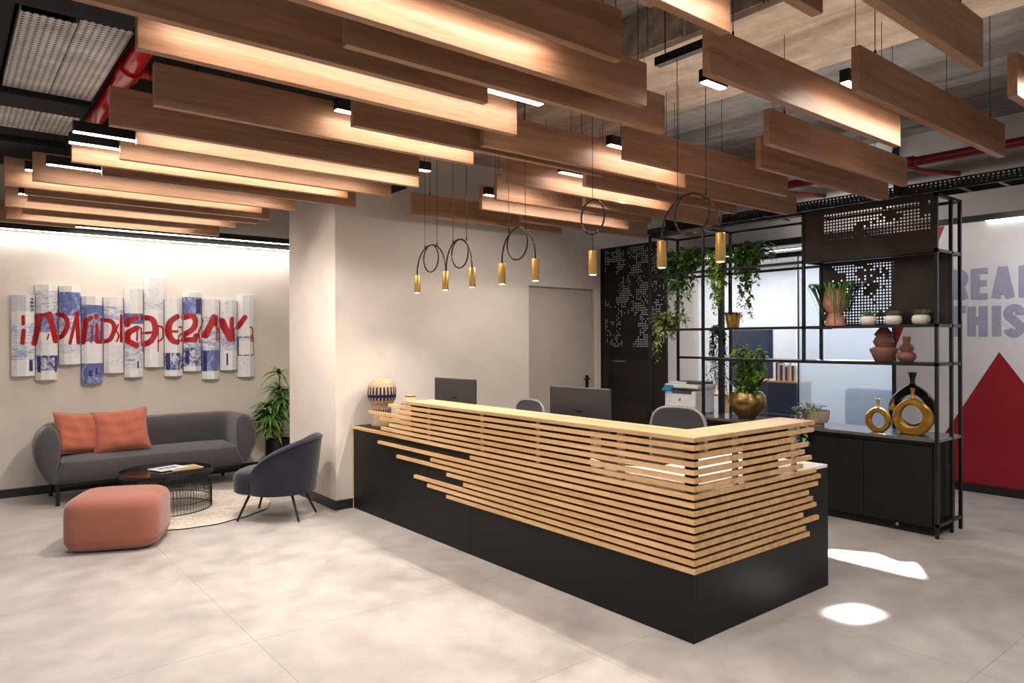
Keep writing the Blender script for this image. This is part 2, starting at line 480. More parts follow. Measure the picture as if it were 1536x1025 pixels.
# lettered wall on the right, glass line beyond it, bulkhead above
struct('wall_right', MB().box((XR, -3.5, 0), (XR + 0.12, 3.40, 2.74)), M['wall_white'])
struct('wall_right_upper', MB().box((XR, -3.5, 2.74), (XR + 0.12, 3.40, SL)), plaster('dimmed upper plaster', sr(150, 145, 142)))  # greyer than the wall below: the dimmer light is put into the colour
struct('wall_bulkhead', MB().box((XR, 3.40, 2.76), (XR + 0.12, YW + 1.2, SL)), M['wall_white'])
struct('baseboard_back', MB().box((-4, YS - 0.015, 0), (3.6, YS, 0.085)), M['base'])
struct('baseboard_column', MB().box((XW - 0.015, YW - 0.015, 0), (XW, 7.14, 0.085)), M['base'])
struct('baseboard_door', MB().box((XW, YW - 0.015, 0), (2.985, YW, 0.085)), M['base'])
struct('baseboard_right', MB().box((XR - 0.015, -3.5, 0), (XR, 3.40, 0.085)), M['base'])
struct('trim_right', MB().box((XR - 0.04, -3.5, 2.715), (XR, 3.40, 2.775)), M['base'])
wf = MB()
wf.box((XR - 0.02, 3.40, 2.70), (XR + 0.05, 7.2, 2.78)); wf.box((XR - 0.02, 3.40, 2.55), (XR + 0.05, 7.2, 2.61)); wf.box((XR - 0.02, 3.40, 0), (XR + 0.05, 7.2, 0.06))
for y in (3.40, 6.66): wf.box((XR - 0.02, y - 0.018, 0), (XR + 0.05, y + 0.018, 2.78))
wf.box((XR + 0.0, 4.512, 0.06), (XR + 0.03, 4.522, 2.55))
w1 = tag(wf.build('window_1', M['base']), kind='structure')
part('pane', MB().box((XR + 0.01, 4.55, 0.06), (XR + 0.02, 7.2, 2.55)), M['glass'], w1)
part('pane', MB().box((XR + 0.01, 3.42, 0.06), (XR + 0.02, 4.51, 2.55)), M['frost'], w1)
part('transom_pane', MB().box((XR + 0.01, 3.42, 2.61), (XR + 0.02, 7.2, 2.70)), M['glass'], w1)
# office behind the glass
struct('wall_office', MB().box((10.6, 1.8, 0), (10.7, 8.6, 2.8)).box((XR + 0.12, 8.5, 0), (10.6, 8.6, 2.8)).box((XR + 0.12, 2.6, 0), (10.6, 2.7, 2.8)), M['office'])
struct('ceiling_office', MB().box((XR + 0.12, 2.6, 2.78), (10.7, 8.6, 2.84)), M['office'])

# painted red triangles and the wall words
def prism_yz(pts, x0, x1):
    m = MB(); n = len(pts)
    m.add([(x0, y, z) for y, z in pts] + [(x1, y, z) for y, z in pts],
          [tuple(range(n)), tuple(reversed(range(n, 2 * n)))] + [(i, (i + 1) % n, (i + 1) % n + n, i + n) for i in range(n)])
    return m
tag(prism_yz([(2.416, 1.413), (3.02, 0.36), (3.02, 0.086), (1.60, 0.086), (1.60, 0.20)], XR - 0.004, XR - 0.0005).build('painted_triangle', M['redpaint']),
    'large red triangle painted on the white wall, pointing up from the skirting', 'wall graphic')
tag(prism_yz([(2.90, 2.71), (3.39, 2.71), (3.39, 1.44)], XR - 0.004, XR - 0.0005).build('painted_triangle', M['redpaint']),
    'red triangle pointing down, painted high on the white wall behind the shelf rack', 'wall graphic')

def stroke_quads(pts, hw, closed=False):
    """flat ribbon along a polyline in 2D with mitred joints"""
    pts = [Vector((p[0], p[1])) for p in pts]; n = len(pts); L = []; Rr = []
    for i in range(n):
        if closed: a, b, c = pts[i - 1], pts[i], pts[(i + 1) % n]
        else: a, b, c = pts[max(i - 1, 0)], pts[i], pts[min(i + 1, n - 1)]
        d1 = (b - a).normalized() if (b - a).length > 0 else (c - b).normalized()
        d2 = (c - b).normalized() if (c - b).length > 0 else d1
        d = (d1 + d2).normalized(); nn = Vector((-d.y, d.x)); k = 1 / max(0.4, nn.dot(Vector((-d1.y, d1.x))))
        L.append(b + nn * hw * k); Rr.append(b - nn * hw * k)
    q = []
    for i in range(n if closed else n - 1):
        j = (i + 1) % n; q.append((L[i], L[j], Rr[j], Rr[i]))
    return q
def arc(cx, cy, rx, ry, a0, a1, n=10):
    return [(cx + rx * math.cos(math.radians(a0 + (a1 - a0) * i / n)), cy + ry * math.sin(math.radians(a0 + (a1 - a0) * i / n))) for i in range(n + 1)]
# heavy condensed capitals in a unit-high box; width per letter, stroke half width 0.115
LET = {
 'R': (0.56, [[(0.12, 0), (0.12, 1)], [(0.12, 0.89), (0.26, 0.89)] + arc(0.26, 0.69, 0.18, 0.20, 90, -90) + [(0.12, 0.49)], [(0.30, 0.48), (0.45, 0)]]),
 'E': (0.50, [[(0.12, 0), (0.12, 1)], [(0.12, 0.91), (0.48, 0.91)], [(0.12, 0.51), (0.45, 0.51)], [(0.12, 0.09), (0.48, 0.09)]]),
 'A': (0.62, [[(0.11, 0), (0.31, 1)], [(0.51, 0), (0.31, 1)], [(0.18, 0.24), (0.44, 0.24)]]),
 'D': (0.56, [[(0.12, 0), (0.12, 1)], [(0.12, 0.91), (0.26, 0.91)] + arc(0.26, 0.5, 0.18, 0.41, 90, -90) + [(0.12, 0.09)]]),
 'T': (0.52, [[(0.26, 0), (0.26, 1)], [(0.0, 0.91), (0.52, 0.91)]]),
 'H': (0.58, [[(0.12, 0), (0.12, 1)], [(0.46, 0), (0.46, 1)], [(0.12, 0.52), (0.46, 0.52)]]),
 'I': (0.24, [[(0.12, 0), (0.12, 1)]]),
 'S': (0.56, [[(0.44, 0.68)] + arc(0.28, 0.74, 0.165, 0.17, 10, 230, 12) + arc(0.28, 0.26, 0.165, 0.17, 50, -170, 12)]),
}
def wall_word(word, starts, z0, hgt, name, label):
    root = thing(name, label, 'lettering', (XR, starts[0], z0))
    for ch, y in zip(word, starts):
        mb = MB(); wd, sts = LET[ch]
        for li, st in enumerate(sts):
            off = 0.0008 + 0.0004 * li
            for q in stroke_quads(st, 0.128 if ch != 'E' or li == 0 else 0.10):
                mb.add([(-off - 0.0015, -p.x * hgt, p.y * hgt) for p in q], [(0, 1, 2, 3)])
        part('letter', mb, M['lilac'], root, loc=(0, y - starts[0], 0))
    return root
wall_word('READ', [2.855, 2.658, 2.478, 2.25], 1.938, 0.308, 'wall_lettering', 'grey lilac word READ in heavy capitals, upper line on the white wall')
wall_word('THIS', [2.862, 2.690, 2.474, 2.375], 1.566, 0.302, 'wall_lettering', 'grey lilac word THIS in heavy capitals, lower line on the white wall')

# ------------------------------------------------------------------ ceiling baffles
BT, BH, BZ = 0.042, 0.21, 2.70
WIRES = True
baf = [  # x0, x1, y of the rear edge, bank
 (0.14,2.07,2.79,'L'),(0.60,2.52,3.12,'L'),(0.81,2.72,3.815,'L'),(0.70,2.61,4.31,'L'),(1.72,3.64,3.52,'L'),(0.89,2.80,4.63,'L'),
 (0.88,2.81,5.065,'L'),(0.65,2.56,5.33,'L'),(0.87,2.79,5.65,'L'),(0.51,2.44,6.13,'L'),(0.36,2.25,6.42,'L'),(0.51,2.43,6.73,'L'),
 (0.55,2.43,7.04,'L'),(0.42,2.33,7.40,'L'),(0.57,2.04,7.76,'L'),(0.47,2.38,8.12,'L'),(0.40,2.31,8.40,'L'),
 (0.26,2.19,2.03,'N'),(0.78,2.71,2.34,'N'),(1.23,3.15,2.585,'N'),(0.38,2.31,1.595,'N'),(0.50,2.43,1.30,'N'),
 (2.59,4.48,1.885,'R'),(3.31,5.27,1.58,'R'),(1.53,3.46,1.13,'R'),(3.97,5.90,1.15,'R'),(3.80,5.69,2.335,'R'),(4.28,6.20,2.69,'R'),
 (3.39,5.32,3.09,'R'),(2.50,4.40,3.40,'R'),(4.27,6.24,3.535,'R'),(3.75,5.69,3.81,'R'),(3.22,5.12,4.11,'R'),(4.31,6.28,4.38,'R'),
 (3.54,5.47,4.63,'R'),(3.70,5.61,5.05,'R'),(4.39,6.25,5.34,'R'),(3.38,5.25,5.69,'R')]
ORD = ['first','second','third','fourth','fifth','sixth','seventh','eighth','ninth','tenth','eleventh','twelfth','thirteenth','fourteenth','fifteenth','sixteenth','seventeenth','eighteenth']
def make_baffle(L):
    return MB().box((0, -BT, 0), (L, 0, BH))
bi = {'L': 0, 'N': 0, 'R': 0}
srt = sorted(baf, key=lambda b: -b[2])
for x0, x1, yb, bank in srt:
    L = x1 - x0
    o = make_baffle(L).build('ceiling_baffle', M['baffle'], None, bevel=0.0015, seg=1, loc=(x0, yb, BZ))
    k = bi[bank]; bi[bank] += 1
    if bank == 'L': lab = 'oak veneer baffle board hanging over the lounge side, %s row out from the sofa wall' % ORD[k]
    elif bank == 'N': lab = 'oak veneer baffle board at the upper middle, %s row nearer than the last lounge row' % ORD[k]
    else: lab = 'oak veneer baffle board hanging over the desk side, %s row out from the door wall' % ORD[k]
    tag(o, lab, 'ceiling baffle', 'oak ceiling baffles')
    for fx in (0.2, L - 0.2):
        wx = x0 + fx
        top = SL
        if 3.57 < wx < 4.7: top = 3.40
        elif wx < 3.58 and yb < 3.0: top = 3.69
        elif wx < 2.5 and yb >= 3.0: top = 3.30
        elif 6.1 < wx < 6.5: top = 3.62
        wm = MB().tube([(fx, -BT / 2, BH), (fx, -BT / 2, top - BZ)], 0.0022, 5)
        wm.tube([(fx, -BT / 2, BH), (fx, -BT / 2, BH + 0.03)], 0.006, 6)
        part('hanger_wire', wm, M['black'], o)

# ------------------------------------------------------------------ linear lights between baffles
lights = [ # y, x0, x1, z underside, label
 (1.02, 4.05, 5.4, 2.80, 'above the near right corner'),
 (1.45, 0.90, 2.30, 2.80, 'over the nearest middle boards'),
 (1.70, 3.49, 4.90, 2.825, 'at the end of an upper right board'),
 (2.10, 2.89, 3.06, 2.806, 'short glint behind the pendant bar'),
 (2.20, 1.00, 2.05, 2.83, 'above the long bright board at the upper middle'),
 (2.96, 0.70, 2.60, 2.855, 'showing a long bright stripe at the upper middle'),
 (3.25, 3.445, 4.30, 2.84, 'its end showing right of centre'),
 (3.67, 1.703, 2.75, 2.83, 'end showing above the desk side'),
 (3.95, 3.653, 5.00, 2.82, 'short stripe showing over the single pendant'),
 (4.47, 0.92, 2.82, 2.80, 'hidden behind a dark lounge board'),
 (4.42, 3.56, 4.05, 2.81, 'short one lighting board ends over the desk'),
 (4.85, 0.601, 2.60, 2.782, 'topmost stripe beside the red pipe'),
 (4.85, 3.611, 5.50, 2.79, 'small end over the paired pendants'),
 (5.20, 0.623, 2.50, 2.80, 'second stripe below the red pipe'),
 (5.90, 0.571, 2.30, 2.79, 'third stripe down on the far left'),
 (6.28, 0.478, 2.20, 2.81, 'square end at far left under the cable tray'),
 (7.22, 0.504, 2.20, 2.79, 'lower square end showing at far left'),
 (7.96, 0.62, 2.05, 2.78, 'last one before the wall washers'),
]
def linear_light(y, x0, x1, z, lab, mat='led', wash=False, zt=None):
    L = x1 - x0
    r = thing('linear_light', lab, 'linear light', (x0, y, z), 0, 'linear ceiling lights')
    part('housing', MB().box((0, -0.024, 0.0), (L, 0.024, 0.062)), M['black'], r)
    part('diffuser', MB().box((0.004, -0.019, -0.004), (L - 0.004, 0.019, 0.0)), M[mat], r)
    top = zt if zt else (3.30 if (x0 < 2.4 and y > 3.0) else (3.69 if x0 < 3.4 and y < 3.0 else (3.40 if x0 < 4.5 else SL)))
    for fx in (0.12, L - 0.12):
        wx = x0 + fx
        tp = top
        if not zt:
            tp = SL
            if 3.57 < wx < 4.7: tp = 3.40
            elif wx < 3.58 and y < 3.0: tp = 3.69
            elif wx < 2.5 and y >= 3.0: tp = 3.30
        part('hanger_wire', MB().tube([(fx, 0, 0.062), (fx, 0, tp - z)], 0.002, 5), M['black'], r)
    return r
for y, x0, x1, z, l in lights:
    linear_light(y, x0, x1, z, 'slim black linear light hung between baffles, ' + l)
linear_light(8.50, -1.6, 3.45, 2.655, 'long wall washer strip running the whole length of the sofa wall', 'ledwall')
linear_light(8.28, 1.05, 3.45, 2.70, 'shorter second strip in front of the sofa wall washer', 'ledwall')
r = thing('linear_light', 'strip light under the black band on the lettered wall', 'linear light', (XR - 0.02, 0, 2.71), 0)
part('diffuser', MB().box((-0.018, -0.6, -0.002), (0.0, 2.52, 0.003)), M['ledcool'], r)

# ------------------------------------------------------------------ services above the baffles
def channel(x, y0, y1, z, lab, w=0.041, h=0.06):
    m = MB(); m.box((-w / 2, 0, 0), (-w / 2 + 0.003, y1 - y0, h)); m.box((w / 2 - 0.003, 0, 0), (w / 2, y1 - y0, h)); m.box((-w / 2, 0, h - 0.003), (w / 2, y1 - y0, h))
    return tag(m.build('mounting_channel', M['track'], None, loc=(x, y0, z)), lab, 'channel')
channel(2.62, 3.6, 8.45, 2.96, 'black steel channel over the lounge board ends beside the column')
channel(1.0, 5.4, 8.45, 2.96, 'black steel channel above the middle of the lounge boards')
channel(3.35, 5.74, 6.03, 2.96, 'black steel channel running to the wall left of the pendants')
channel(5.0, 5.74, 6.03, 2.96, 'black steel channel running to the wall above the door')
def tray(x0, x1, y0, y1, z, lab):
    r = thing('cable_tray', lab, 'cable tray', (x0, y0, z)); W = x1 - x0; Ln = y1 - y0
    part('tray_bed', MB().box((0, 0, 0), (W, Ln, 0.003)), M['galv'], r)
    part('side_rail', MB().box((-0.003, 0, 0), (0, Ln, 0.06)).box((-0.003, 0, 0.057), (0.012, Ln, 0.06)), M['galv'], r)
    part('side_rail', MB().box((W, 0, 0), (W + 0.003, Ln, 0.06)).box((W - 0.012, 0, 0.057), (W + 0.003, Ln, 0.06)), M['galv'], r)
    return r
tray(0.275, 0.485, 3.76, 4.93, 3.0, 'perforated galvanised cable tray at top left, outer one of the near pair')
tray(0.495, 0.705, 3.70, 4.93, 3.0, 'perforated galvanised cable tray at top left, one of the near pair beside the red pipe')
tray(0.275, 0.485, 5.25, 5.86, 3.0, 'perforated galvanised cable tray of the far pair, outer one at the left edge')
tray(0.495, 0.705, 5.25, 5.86, 3.0, 'perforated galvanised cable tray of the far pair, beyond the black duct next to the pipe')
def duct(a, b, lab):
    m = MB().box((0, 0, 0), tuple(b[i] - a[i] for i in range(3)))
    return tag(m.build('air_duct', M['void'], None, bevel=0.01, loc=a), lab, 'duct')
duct((-1.5, 3.02, 2.99), (0.70, 3.68, 3.27), 'black painted duct at the top left corner, nearest one')
duct((0.26, 4.94, 2.965), (0.705, 5.23, 3.2), 'black painted duct crossing between the near and far cable trays')
duct((-1.5, 3.70, 3.02), (0.255, 6.8, 3.27), 'black painted duct running along the left edge of the trays')
duct((0.26, 6.02, 2.94), (0.70, 6.16, 2.99), 'thin black painted crosspiece under the far trays')
rp = thing('sprinkler_pipe', 'thick glossy red pipe beside the cable trays at upper left', 'pipe', (0.80, 3.85, 3.03))
part('pipe_run', MB().tube([(0, 0, 0), (0, 1.9, 0)], 0.05, 20), M['red'], rp, smooth=True)
part('coupling', MB().tube([(0, 0.40, 0), (0, 0.54, 0)], 0.064, 20), M['red'], rp, smooth=True)
part('branch', MB().tube([(0, 0.47, 0), (0.22, 0.47, 0)], 0.03, 14), M['red'], rp, smooth=True)
rp = thing('sprinkler_pipe', 'long dark red pipe running above the shelf rack at upper right', 'pipe', (7.3, -1.0, 3.25))
part('pipe_run', MB().tube([(0, 0, 0), (0, 7.0, 0)], 0.045, 16), M['reddark'], rp, smooth=True)
part('branch', MB().tube([(0, 3.95, -0.02), (0.35, 3.95, -0.02), (0.75, 3.75, -0.03)], 0.026, 12), M['reddark'], rp, smooth=True)
part('branch', MB().tube([(0, 5.35, -0.02), (0.35, 5.35, -0.02), (0.75, 5.15, -0.03)], 0.026, 12), M['reddark'], rp, smooth=True)
part('coupling', MB().tube([(0, 3.88, 0), (0, 4.02, 0)], 0.06, 16), M['reddark'], rp, smooth=True)
def ladder(x, z, lab):
    r = thing('cable_ladder', lab, 'cable tray', (x, -1.0, z))
    m = MB(); m.box((0, 0, 0), (0.02, 7.0, 0.012)); m.box((0, 0, 0.055), (0.02, 7.0, 0.067))
    for i in range(175): m.box((0, i * 0.04, 0.012), (0.02, i * 0.04 + 0.018, 0.055))
    part('side_rail', m, M['track'], r)
    m = MB().box((0.28, 0, 0), (0.30, 7.0, 0.067))
    for i in range(24): m.box((0.02, 0.15 + i * 0.29, 0.0), (0.28, 0.18 + i * 0.29, 0.02))
    part('rung_rail', m, M['track'], r)
    return r
ladder(6.9, 2.86, 'black perforated cable ladder running just above the shelf rack')
ladder(7.45, 3.0, 'black cable ladder further back below the red pipe')
for y, lab in ((2.86, 'black slotted ceiling bracket above the right end of the rack'), (4.20, 'black slotted ceiling bracket above the middle of the rack'), (5.5, 'black slotted ceiling bracket above the left end of the rack')):
    m = MB(); m.box((-0.02, -0.02, 0), (0.02, 0.02, SL - 2.86)); m.add([(0, -0.01, 0), (0, -0.01, 0.22), (0.5, -0.01, 0), (0, 0.01, 0), (0, 0.01, 0.22), (0.5, 0.01, 0)], [(0, 1, 2), (5, 4, 3), (0, 2, 5, 3), (1, 4, 5, 2), (0, 3, 4, 1)])
    tag(m.build('ceiling_bracket', M['track'], None, loc=(6.86, y, 2.86)), lab, 'bracket')

# ------------------------------------------------------------------ pendants
PX = 3.3
def shade_mb(y):
    return MB().lathe([(0.0, 0.0), (0.026, 0.0), (0.0275, 0.002), (0.0275, 0.154), (0.026, 0.157), (0.0, 0.157)], 28, (0, y, 0))
def arch_pts(y0, y1, zb, zt):
    c = (y0 + y1) / 2; r = abs(y1 - y0) / 2; h = zt - zb
    return [(0, y0, zb - 0.02)] + [(0, c + (y0 - c) * math.cos(PI * i / 24), zb + h * math.sin(PI * i / 24)) for i in range(25)] + [(0, y1, zb - 0.02)]
def pendant(cyl, arches, lab, ztop=3.5, bar=True):
    z0 = 1.97; yc = sum(cyl) / len(cyl)
    r = thing('pendant_light', lab, 'pendant light', (PX, yc, z0))
    for y in cyl:
        s_ = part('lamp_shade', shade_mb(y - yc), M['brass'], r, smooth=True)
        part('lamp_bulb', MB().lathe([(0, -0.002), (0.02, -0.002), (0.02, 0.003), (0, 0.003)], 20, (0, y - yc, 0)), M['bulb'], s_)
    for (a, b, ring_y) in arches:
        part('arch', MB().tube(arch_pts(a - yc, b - yc, 0.175, 0.402), 0.006, 10, cap=True), M['chromeblack'], r, smooth=True)
        part('ring', MB().tube([(0.0, ring_y - yc + 0.117 * math.cos(2 * PI * i / 40), 0.285 + 0.117 * math.sin(2 * PI * i / 40)) for i in range(40)], 0.006, 10, closed=True), M['chromeblack'], r, smooth=True)
        for k, y in enumerate((ring_y + 0.097, ring_y - 0.097)):
            part('cord', MB().tube([(0, y - yc, 0.385), (0, y - yc, ztop - z0)], 0.0022, 6).tube([(0, y - yc, 0.378), (0, y - yc, 0.41)], 0.006, 8), M['black'], r)
    return r
pendant([5.44, 4.99, 4.605], [(5.44, 4.985, 5.213), (4.975, 4.605, 4.775)], 'pendant light with three brass cylinders and two black arches, leftmost over the desk')
pendant([4.216, 3.83], [(4.216, 3.83, 4.035)], 'pendant light with two brass cylinders on one arch, in front of the door')
r8 = pendant([2.691, 2.288], [(2.691, 2.288, 2.478)], 'pendant light with two brass cylinders on one arch, nearest, in front of the rack', 3.16)
p6 = pendant([3.258], [], 'pendant light with a single brass cylinder hanging from a ring')
part('ring', MB().tube([(0, 0.105 * math.cos(2 * PI * i / 40), 0.375 + 0.112 * math.sin(2 * PI * i / 40)) for i in range(40)], 0.006, 10, closed=True), M['chromeblack'], p6, smooth=True)
part('cord', MB().tube([(0, 0, 0.157), (0, 0, 0.263)], 0.003, 6).tube([(0, 0, 0.487), (0, 0, 1.53)], 0.0022, 6), M['black'], p6)
for y0, y1, zb_, lab in ((2.25, 2.72, 3.16, 'black rod bar that the nearest pendant hangs from'), (3.1, 3.4, 3.5, 'black rod bar that the single cylinder pendant hangs from'), (3.85, 4.2, 3.5, 'black rod bar over the two cylinder pendant by the door'), (4.6, 5.45, 3.5, 'black rod bar over the three cylinder pendant')):
    m = MB().box((-0.025, 0, 0), (0.025, y1 - y0, 0.05)); zt_ = (3.69 if y0 < 3.0 else SL) - zb_
    m.tube([(0, 0.06, 0.05), (0, 0.06, zt_)], 0.004, 6); m.tube([(0, y1 - y0 - 0.06, 0.05), (0, y1 - y0 - 0.06, zt_)], 0.004, 6)
    tag(m.build('pendant_bar', M['black'], None, loc=(PX, y0, zb_)), lab, 'ceiling bar')

# ------------------------------------------------------------------ reception desk
DXC, DYC = 2.965, 2.222
dk = thing('reception_desk', 'long L shaped reception desk of black panels wrapped in light oak slats', 'reception desk', (DXC, DYC, 0))
def L_(x, y, z): return (x - DXC, y - DYC, z)
BZT = 0.742
b = MB(); b.box(L_(DXC, DYC, 0), L_(DXC + 0.03, 4.168, BZT)); part('front_panel', b, M['laminate'], dk, bevel=0.001, seg=1)
b = MB(); b.box(L_(DXC, 4.172, 0), L_(DXC + 0.03, 6.03, BZT)); part('front_panel', b, M['laminate'], dk, bevel=0.001, seg=1)
b = MB(); b.box(L_(DXC + 0.03, DYC, 0), L_(4.333, DYC + 0.03, BZT)); part('end_panel', b, M['laminate'], dk, bevel=0.001, seg=1)
b = MB(); b.box(L_(4.303, DYC + 0.03, 0), L_(4.333, 2.86, BZT)); b.box(L_(DXC + 0.03, DYC + 0.03, 0.0), L_(3.02, 6.03, 0.7)); part('inner_panel', b, M['laminate'], dk)
b = MB(); b.box(L_(DXC + 0.002, 2.86, BZT), L_(3.70, 6.03, BZT + 0.018)); part('worktop', b, M['laminate'], dk, bevel=0.001, seg=1)
b = MB(); b.box(L_(DXC + 0.002, DYC + 0.002, BZT), L_(4.331, 2.86, BZT + 0.018)); part('return_worktop', b, M['paper'], dk, bevel=0.001, seg=1)  # white colour stands in for glare on the black laminate
# dark panels added behind the open slats, standing in for interior shadow
b = MB(); b.box(L_(2.985, 2.98, 0.76), L_(2.995, 5.03, 1.027)); part('shade_panel', b, M['deskin'], dk)
part('corner_post', MB().box(L_(2.985, 2.245, 0.76), L_(3.04, 2.29, 1.027)), M['deskin'], dk); part('shade_panel', MB().box(L_(3.45, 2.245, 0.76), L_(3.80, 2.255, 1.027)), M['deskin'], dk)
for y in (4.72, 4.02, 3.42, 2.72): part('slat_bracket', MB().box(L_(2.962, y - 0.02, 0.76), L_(2.986, y + 0.02, 1.027)), M['steel'], dk)
for x in (3.35, 3.95): part('slat_bracket', MB().box(L_(x - 0.012, 2.222, 0.76), L_(x + 0.012, 2.246, 1.027)), M['steel'], dk)
lefts = {1: 5.33, 2: 5.23, 3: 5.686, 4: 5.485, 5: 5.32, 6: 5.465, 7: 6.03, 8: 4.143, 9: 5.519, 10: 4.668, 11: 5.195, 12: 4.446, 13: 4.228, 14: 4.918, 15: 4.718, 16: 4.451}
rights = {1: 4.124, 2: 3.907, 3: 4.06, 4: 4.015, 5: 4.098, 6: 3.996, 7: 4.15, 8: 4.203, 9: 4.17, 10: 4.063, 11: 4.108, 12: 4.15, 13: 3.996, 14: 4.179, 15: 4.025, 16: 4.069}
PR_ = 0.022
def Lslat(z0, h, yl, xr, wf, we):
    ox, oy = DXC - PR_, DYC - PR_
    outer = [(ox, yl), (ox, oy), (xr, oy), (xr, oy + we), (ox + wf, oy + we), (ox + wf, yl)]
    m = MB(); n = 6
    vs = [L_(x, y, z0) for x, y in outer] + [L_(x, y, z0 + h) for x, y in outer]
    return m.add(vs, [(0, 5, 4, 1), (1, 4, 3, 2), (6, 7, 10, 11), (7, 8, 9, 10)] + [(i, (i + 1) % n, (i + 1) % n + n, i + n) for i in range(n)])
for k in range(1, 17):
    part('wood_slat', Lslat(1.027 - 0.0416 * k, 0.0255, lefts[k], rights[k], 0.0215, 0.0215), M['oak'], dk)
part('top_board', Lslat(1.027, 0.025, 5.05, 4.135, 0.255, 0.235), M['oakx'], dk, bevel=0.0015, seg=1)
part('end_trim', MB().box(L_(DXC - 0.004, 6.022, 0), L_(DXC + 0.0, 6.032, 0.745)), M['oak'], dk)

# desk clutter: baskets, monitors, papers
def lathe_thing(name, prof, mat, loc, lab, cat, n=40, group=None, **k):
    o = MB().lathe(prof, n).build(name, mat, None, smooth=True, loc=loc)
    return tag(o, lab, cat, group)
lathe_thing('woven_basket', [(0.0, 0.0), (0.095, 0.0), (0.10, 0.02), (0.085, 0.10), (0.085, 0.17), (0.10, 0.20), (0.128, 0.25), (0.134, 0.31), (0.125, 0.37), (0.10, 0.415), (0.075, 0.43), (0.07, 0.425), (0.0, 0.40)],
            M['basket'], (3.17, 5.86, 0.7605), 'tall rounded straw basket with navy woven bands on the left end of the desk', 'basket')
lathe_thing('woven_basket', [(0.0, 0.0), (0.08, 0.0), (0.09, 0.05), (0.10, 0.12), (0.092, 0.20), (0.06, 0.25), (0.045, 0.27), (0.05, 0.285), (0.0, 0.285)],
            M['basketwhite'], (3.33, 5.62, 0.7605), 'smaller pale straw basket behind the slats beside the tall basket', 'basket')
def monitor(loc, rz, lab):
    r = thing('monitor', lab, 'monitor', loc, rz, 'computer monitors')
    m = MB(); m.box((-0.012, -0.27, 0.12), (0.012, 0.27, 0.455)); sh = part('shell', m, M['screenback'], r, bevel=0.006)
    part('screen', MB().box((0.0125, -0.262, 0.128), (0.0135, 0.262, 0.447)), M['glossblack'], r)
    part('brand_mark', MB().box((-0.0128, -0.03, 0.285), (-0.0124, 0.03, 0.292)), M['glossblack'], r)
    m = MB(); m.box((-0.035, -0.03, 0.008), (-0.018, 0.03, 0.20)); part('stand_neck', m, M['greyplastic'], r, bevel=0.003)
    m = MB(); m.box((-0.11, -0.12, 0), (0.08, 0.12, 0.010)); part('stand_base', m, M['greyplastic'], r, bevel=0.003)
    return r
monitor((3.47, 3.56, 0.7605), math.radians(6), 'black computer monitor seen from behind, the nearer and larger one')
monitor((3.47, 5.10, 0.7605), math.radians(6), 'black computer monitor seen from behind, the further one near the baskets')
for i, (x, y, a, lab) in enumerate(((3.2, 4.35, 0.2, 'loose white sheet of paper on the worktop between the monitors'), (3.2, 3.2, -0.3, 'loose white sheet of paper on the worktop in front of the near monitor'), (3.25, 2.9, 0.5, 'white sheet of paper by the desk corner'))):
    o = MB().box((-0.105, -0.15, 0), (0.105, 0.15, 0.002)).build('paper_sheet', M['paper'], None, loc=(x, y, 0.7605)); o.rotation_euler = (0, 0, a)
    tag(o, lab, 'paper', 'papers on the desk')
for y in (3.45, 5.0):
    o = MB().box((-0.065, -0.22, 0), (0.065, 0.22, 0.018)).build('keyboard', M['greyplastic'], None, bevel=0.004, loc=(3.62, y, 0.7605))
    tag(o, 'dark keyboard on the worktop behind the %s monitor' % ('nearer' if y < 4 else 'further'), 'keyboard')

# office chairs
def office_chair(loc, rz, lab, ht):
    r = thing('office_chair', lab, 'office chair', loc, rz, 'office chairs')
    # back: rounded shield, slightly curved; chair faces -x
    bk = MB(); rings = []; n = 32
    def outline(s_, off):
        pts = []
        for i in range(n):
            a = 2 * PI * i / n; ca, sa = math.cos(a), math.sin(a)
            e = 0.55
            y = 0.23 * s_ * math.copysign(abs(ca) ** e, ca); z = 0.25 * s_ * math.copysign(abs(sa) ** e, sa)
            x = 0.22 + off - 0.35 * (y * y)
            pts.append((x, y, ht - 0.25 + z))
        return pts
    bk.rings([outline(0.02, 0.02), outline(0.6, 0.018), outline(0.93, 0.012), outline(0.95, 0.0), outline(0.93, -0.012), outline(0.6, -0.018), outline(0.02, -0.02)])
    part('backrest', bk, M['mesh'], r, smooth=True)
    part('back_rim', MB().tube(outline(1.0, 0), 0.013, 8, closed=True), M['rim'], r, smooth=True)
    st = MB(); st.rings([[(-0.03 + s_ * 0.25 * math.copysign(abs(math.cos(2 * PI * i / n)) ** 0.6, math.cos(2 * PI * i / n)), s_ * 0.25 * math.copysign(abs(math.sin(2 * PI * i / n)) ** 0.6, math.sin(2 * PI * i / n)), z) for i in range(n)] for s_, z in ((0.9, 0.44), (1.0, 0.455), (1.0, 0.49), (0.9, 0.51))])
    part('seat', st, M['mesh'], r, smooth=True)
    part('back_support', MB().tube([(0.08, 0, 0.43), (0.26, 0, 0.45), (0.27, 0, ht - 0.3)], 0.018, 10), M['greyplastic'], r, smooth=True)
    part('gas_column', MB().tube([(0, 0, 0.08), (0, 0, 0.44)], 0.025, 14), M['greyplastic'], r, smooth=True)
    bs = MB()
    for i in range(5):
        a = 2 * PI * i / 5; bs.tube([(0, 0, 0.10), (0.28 * math.cos(a), 0.28 * math.sin(a), 0.065)], [0.022, 0.013], 8)
    part('star_base', bs, M['greyplastic'], r, smooth=True)
    for i in range(5):
        a = 2 * PI * i / 5; c = Vector((0.28 * math.cos(a), 0.28 * math.sin(a), 0.028)); t = Vector((-math.sin(a), math.cos(a), 0)) * 0.02
        part('caster', MB().tube([c - t, c + t], 0.028, 12), M['glossblack'], r, smooth=True)
    return r
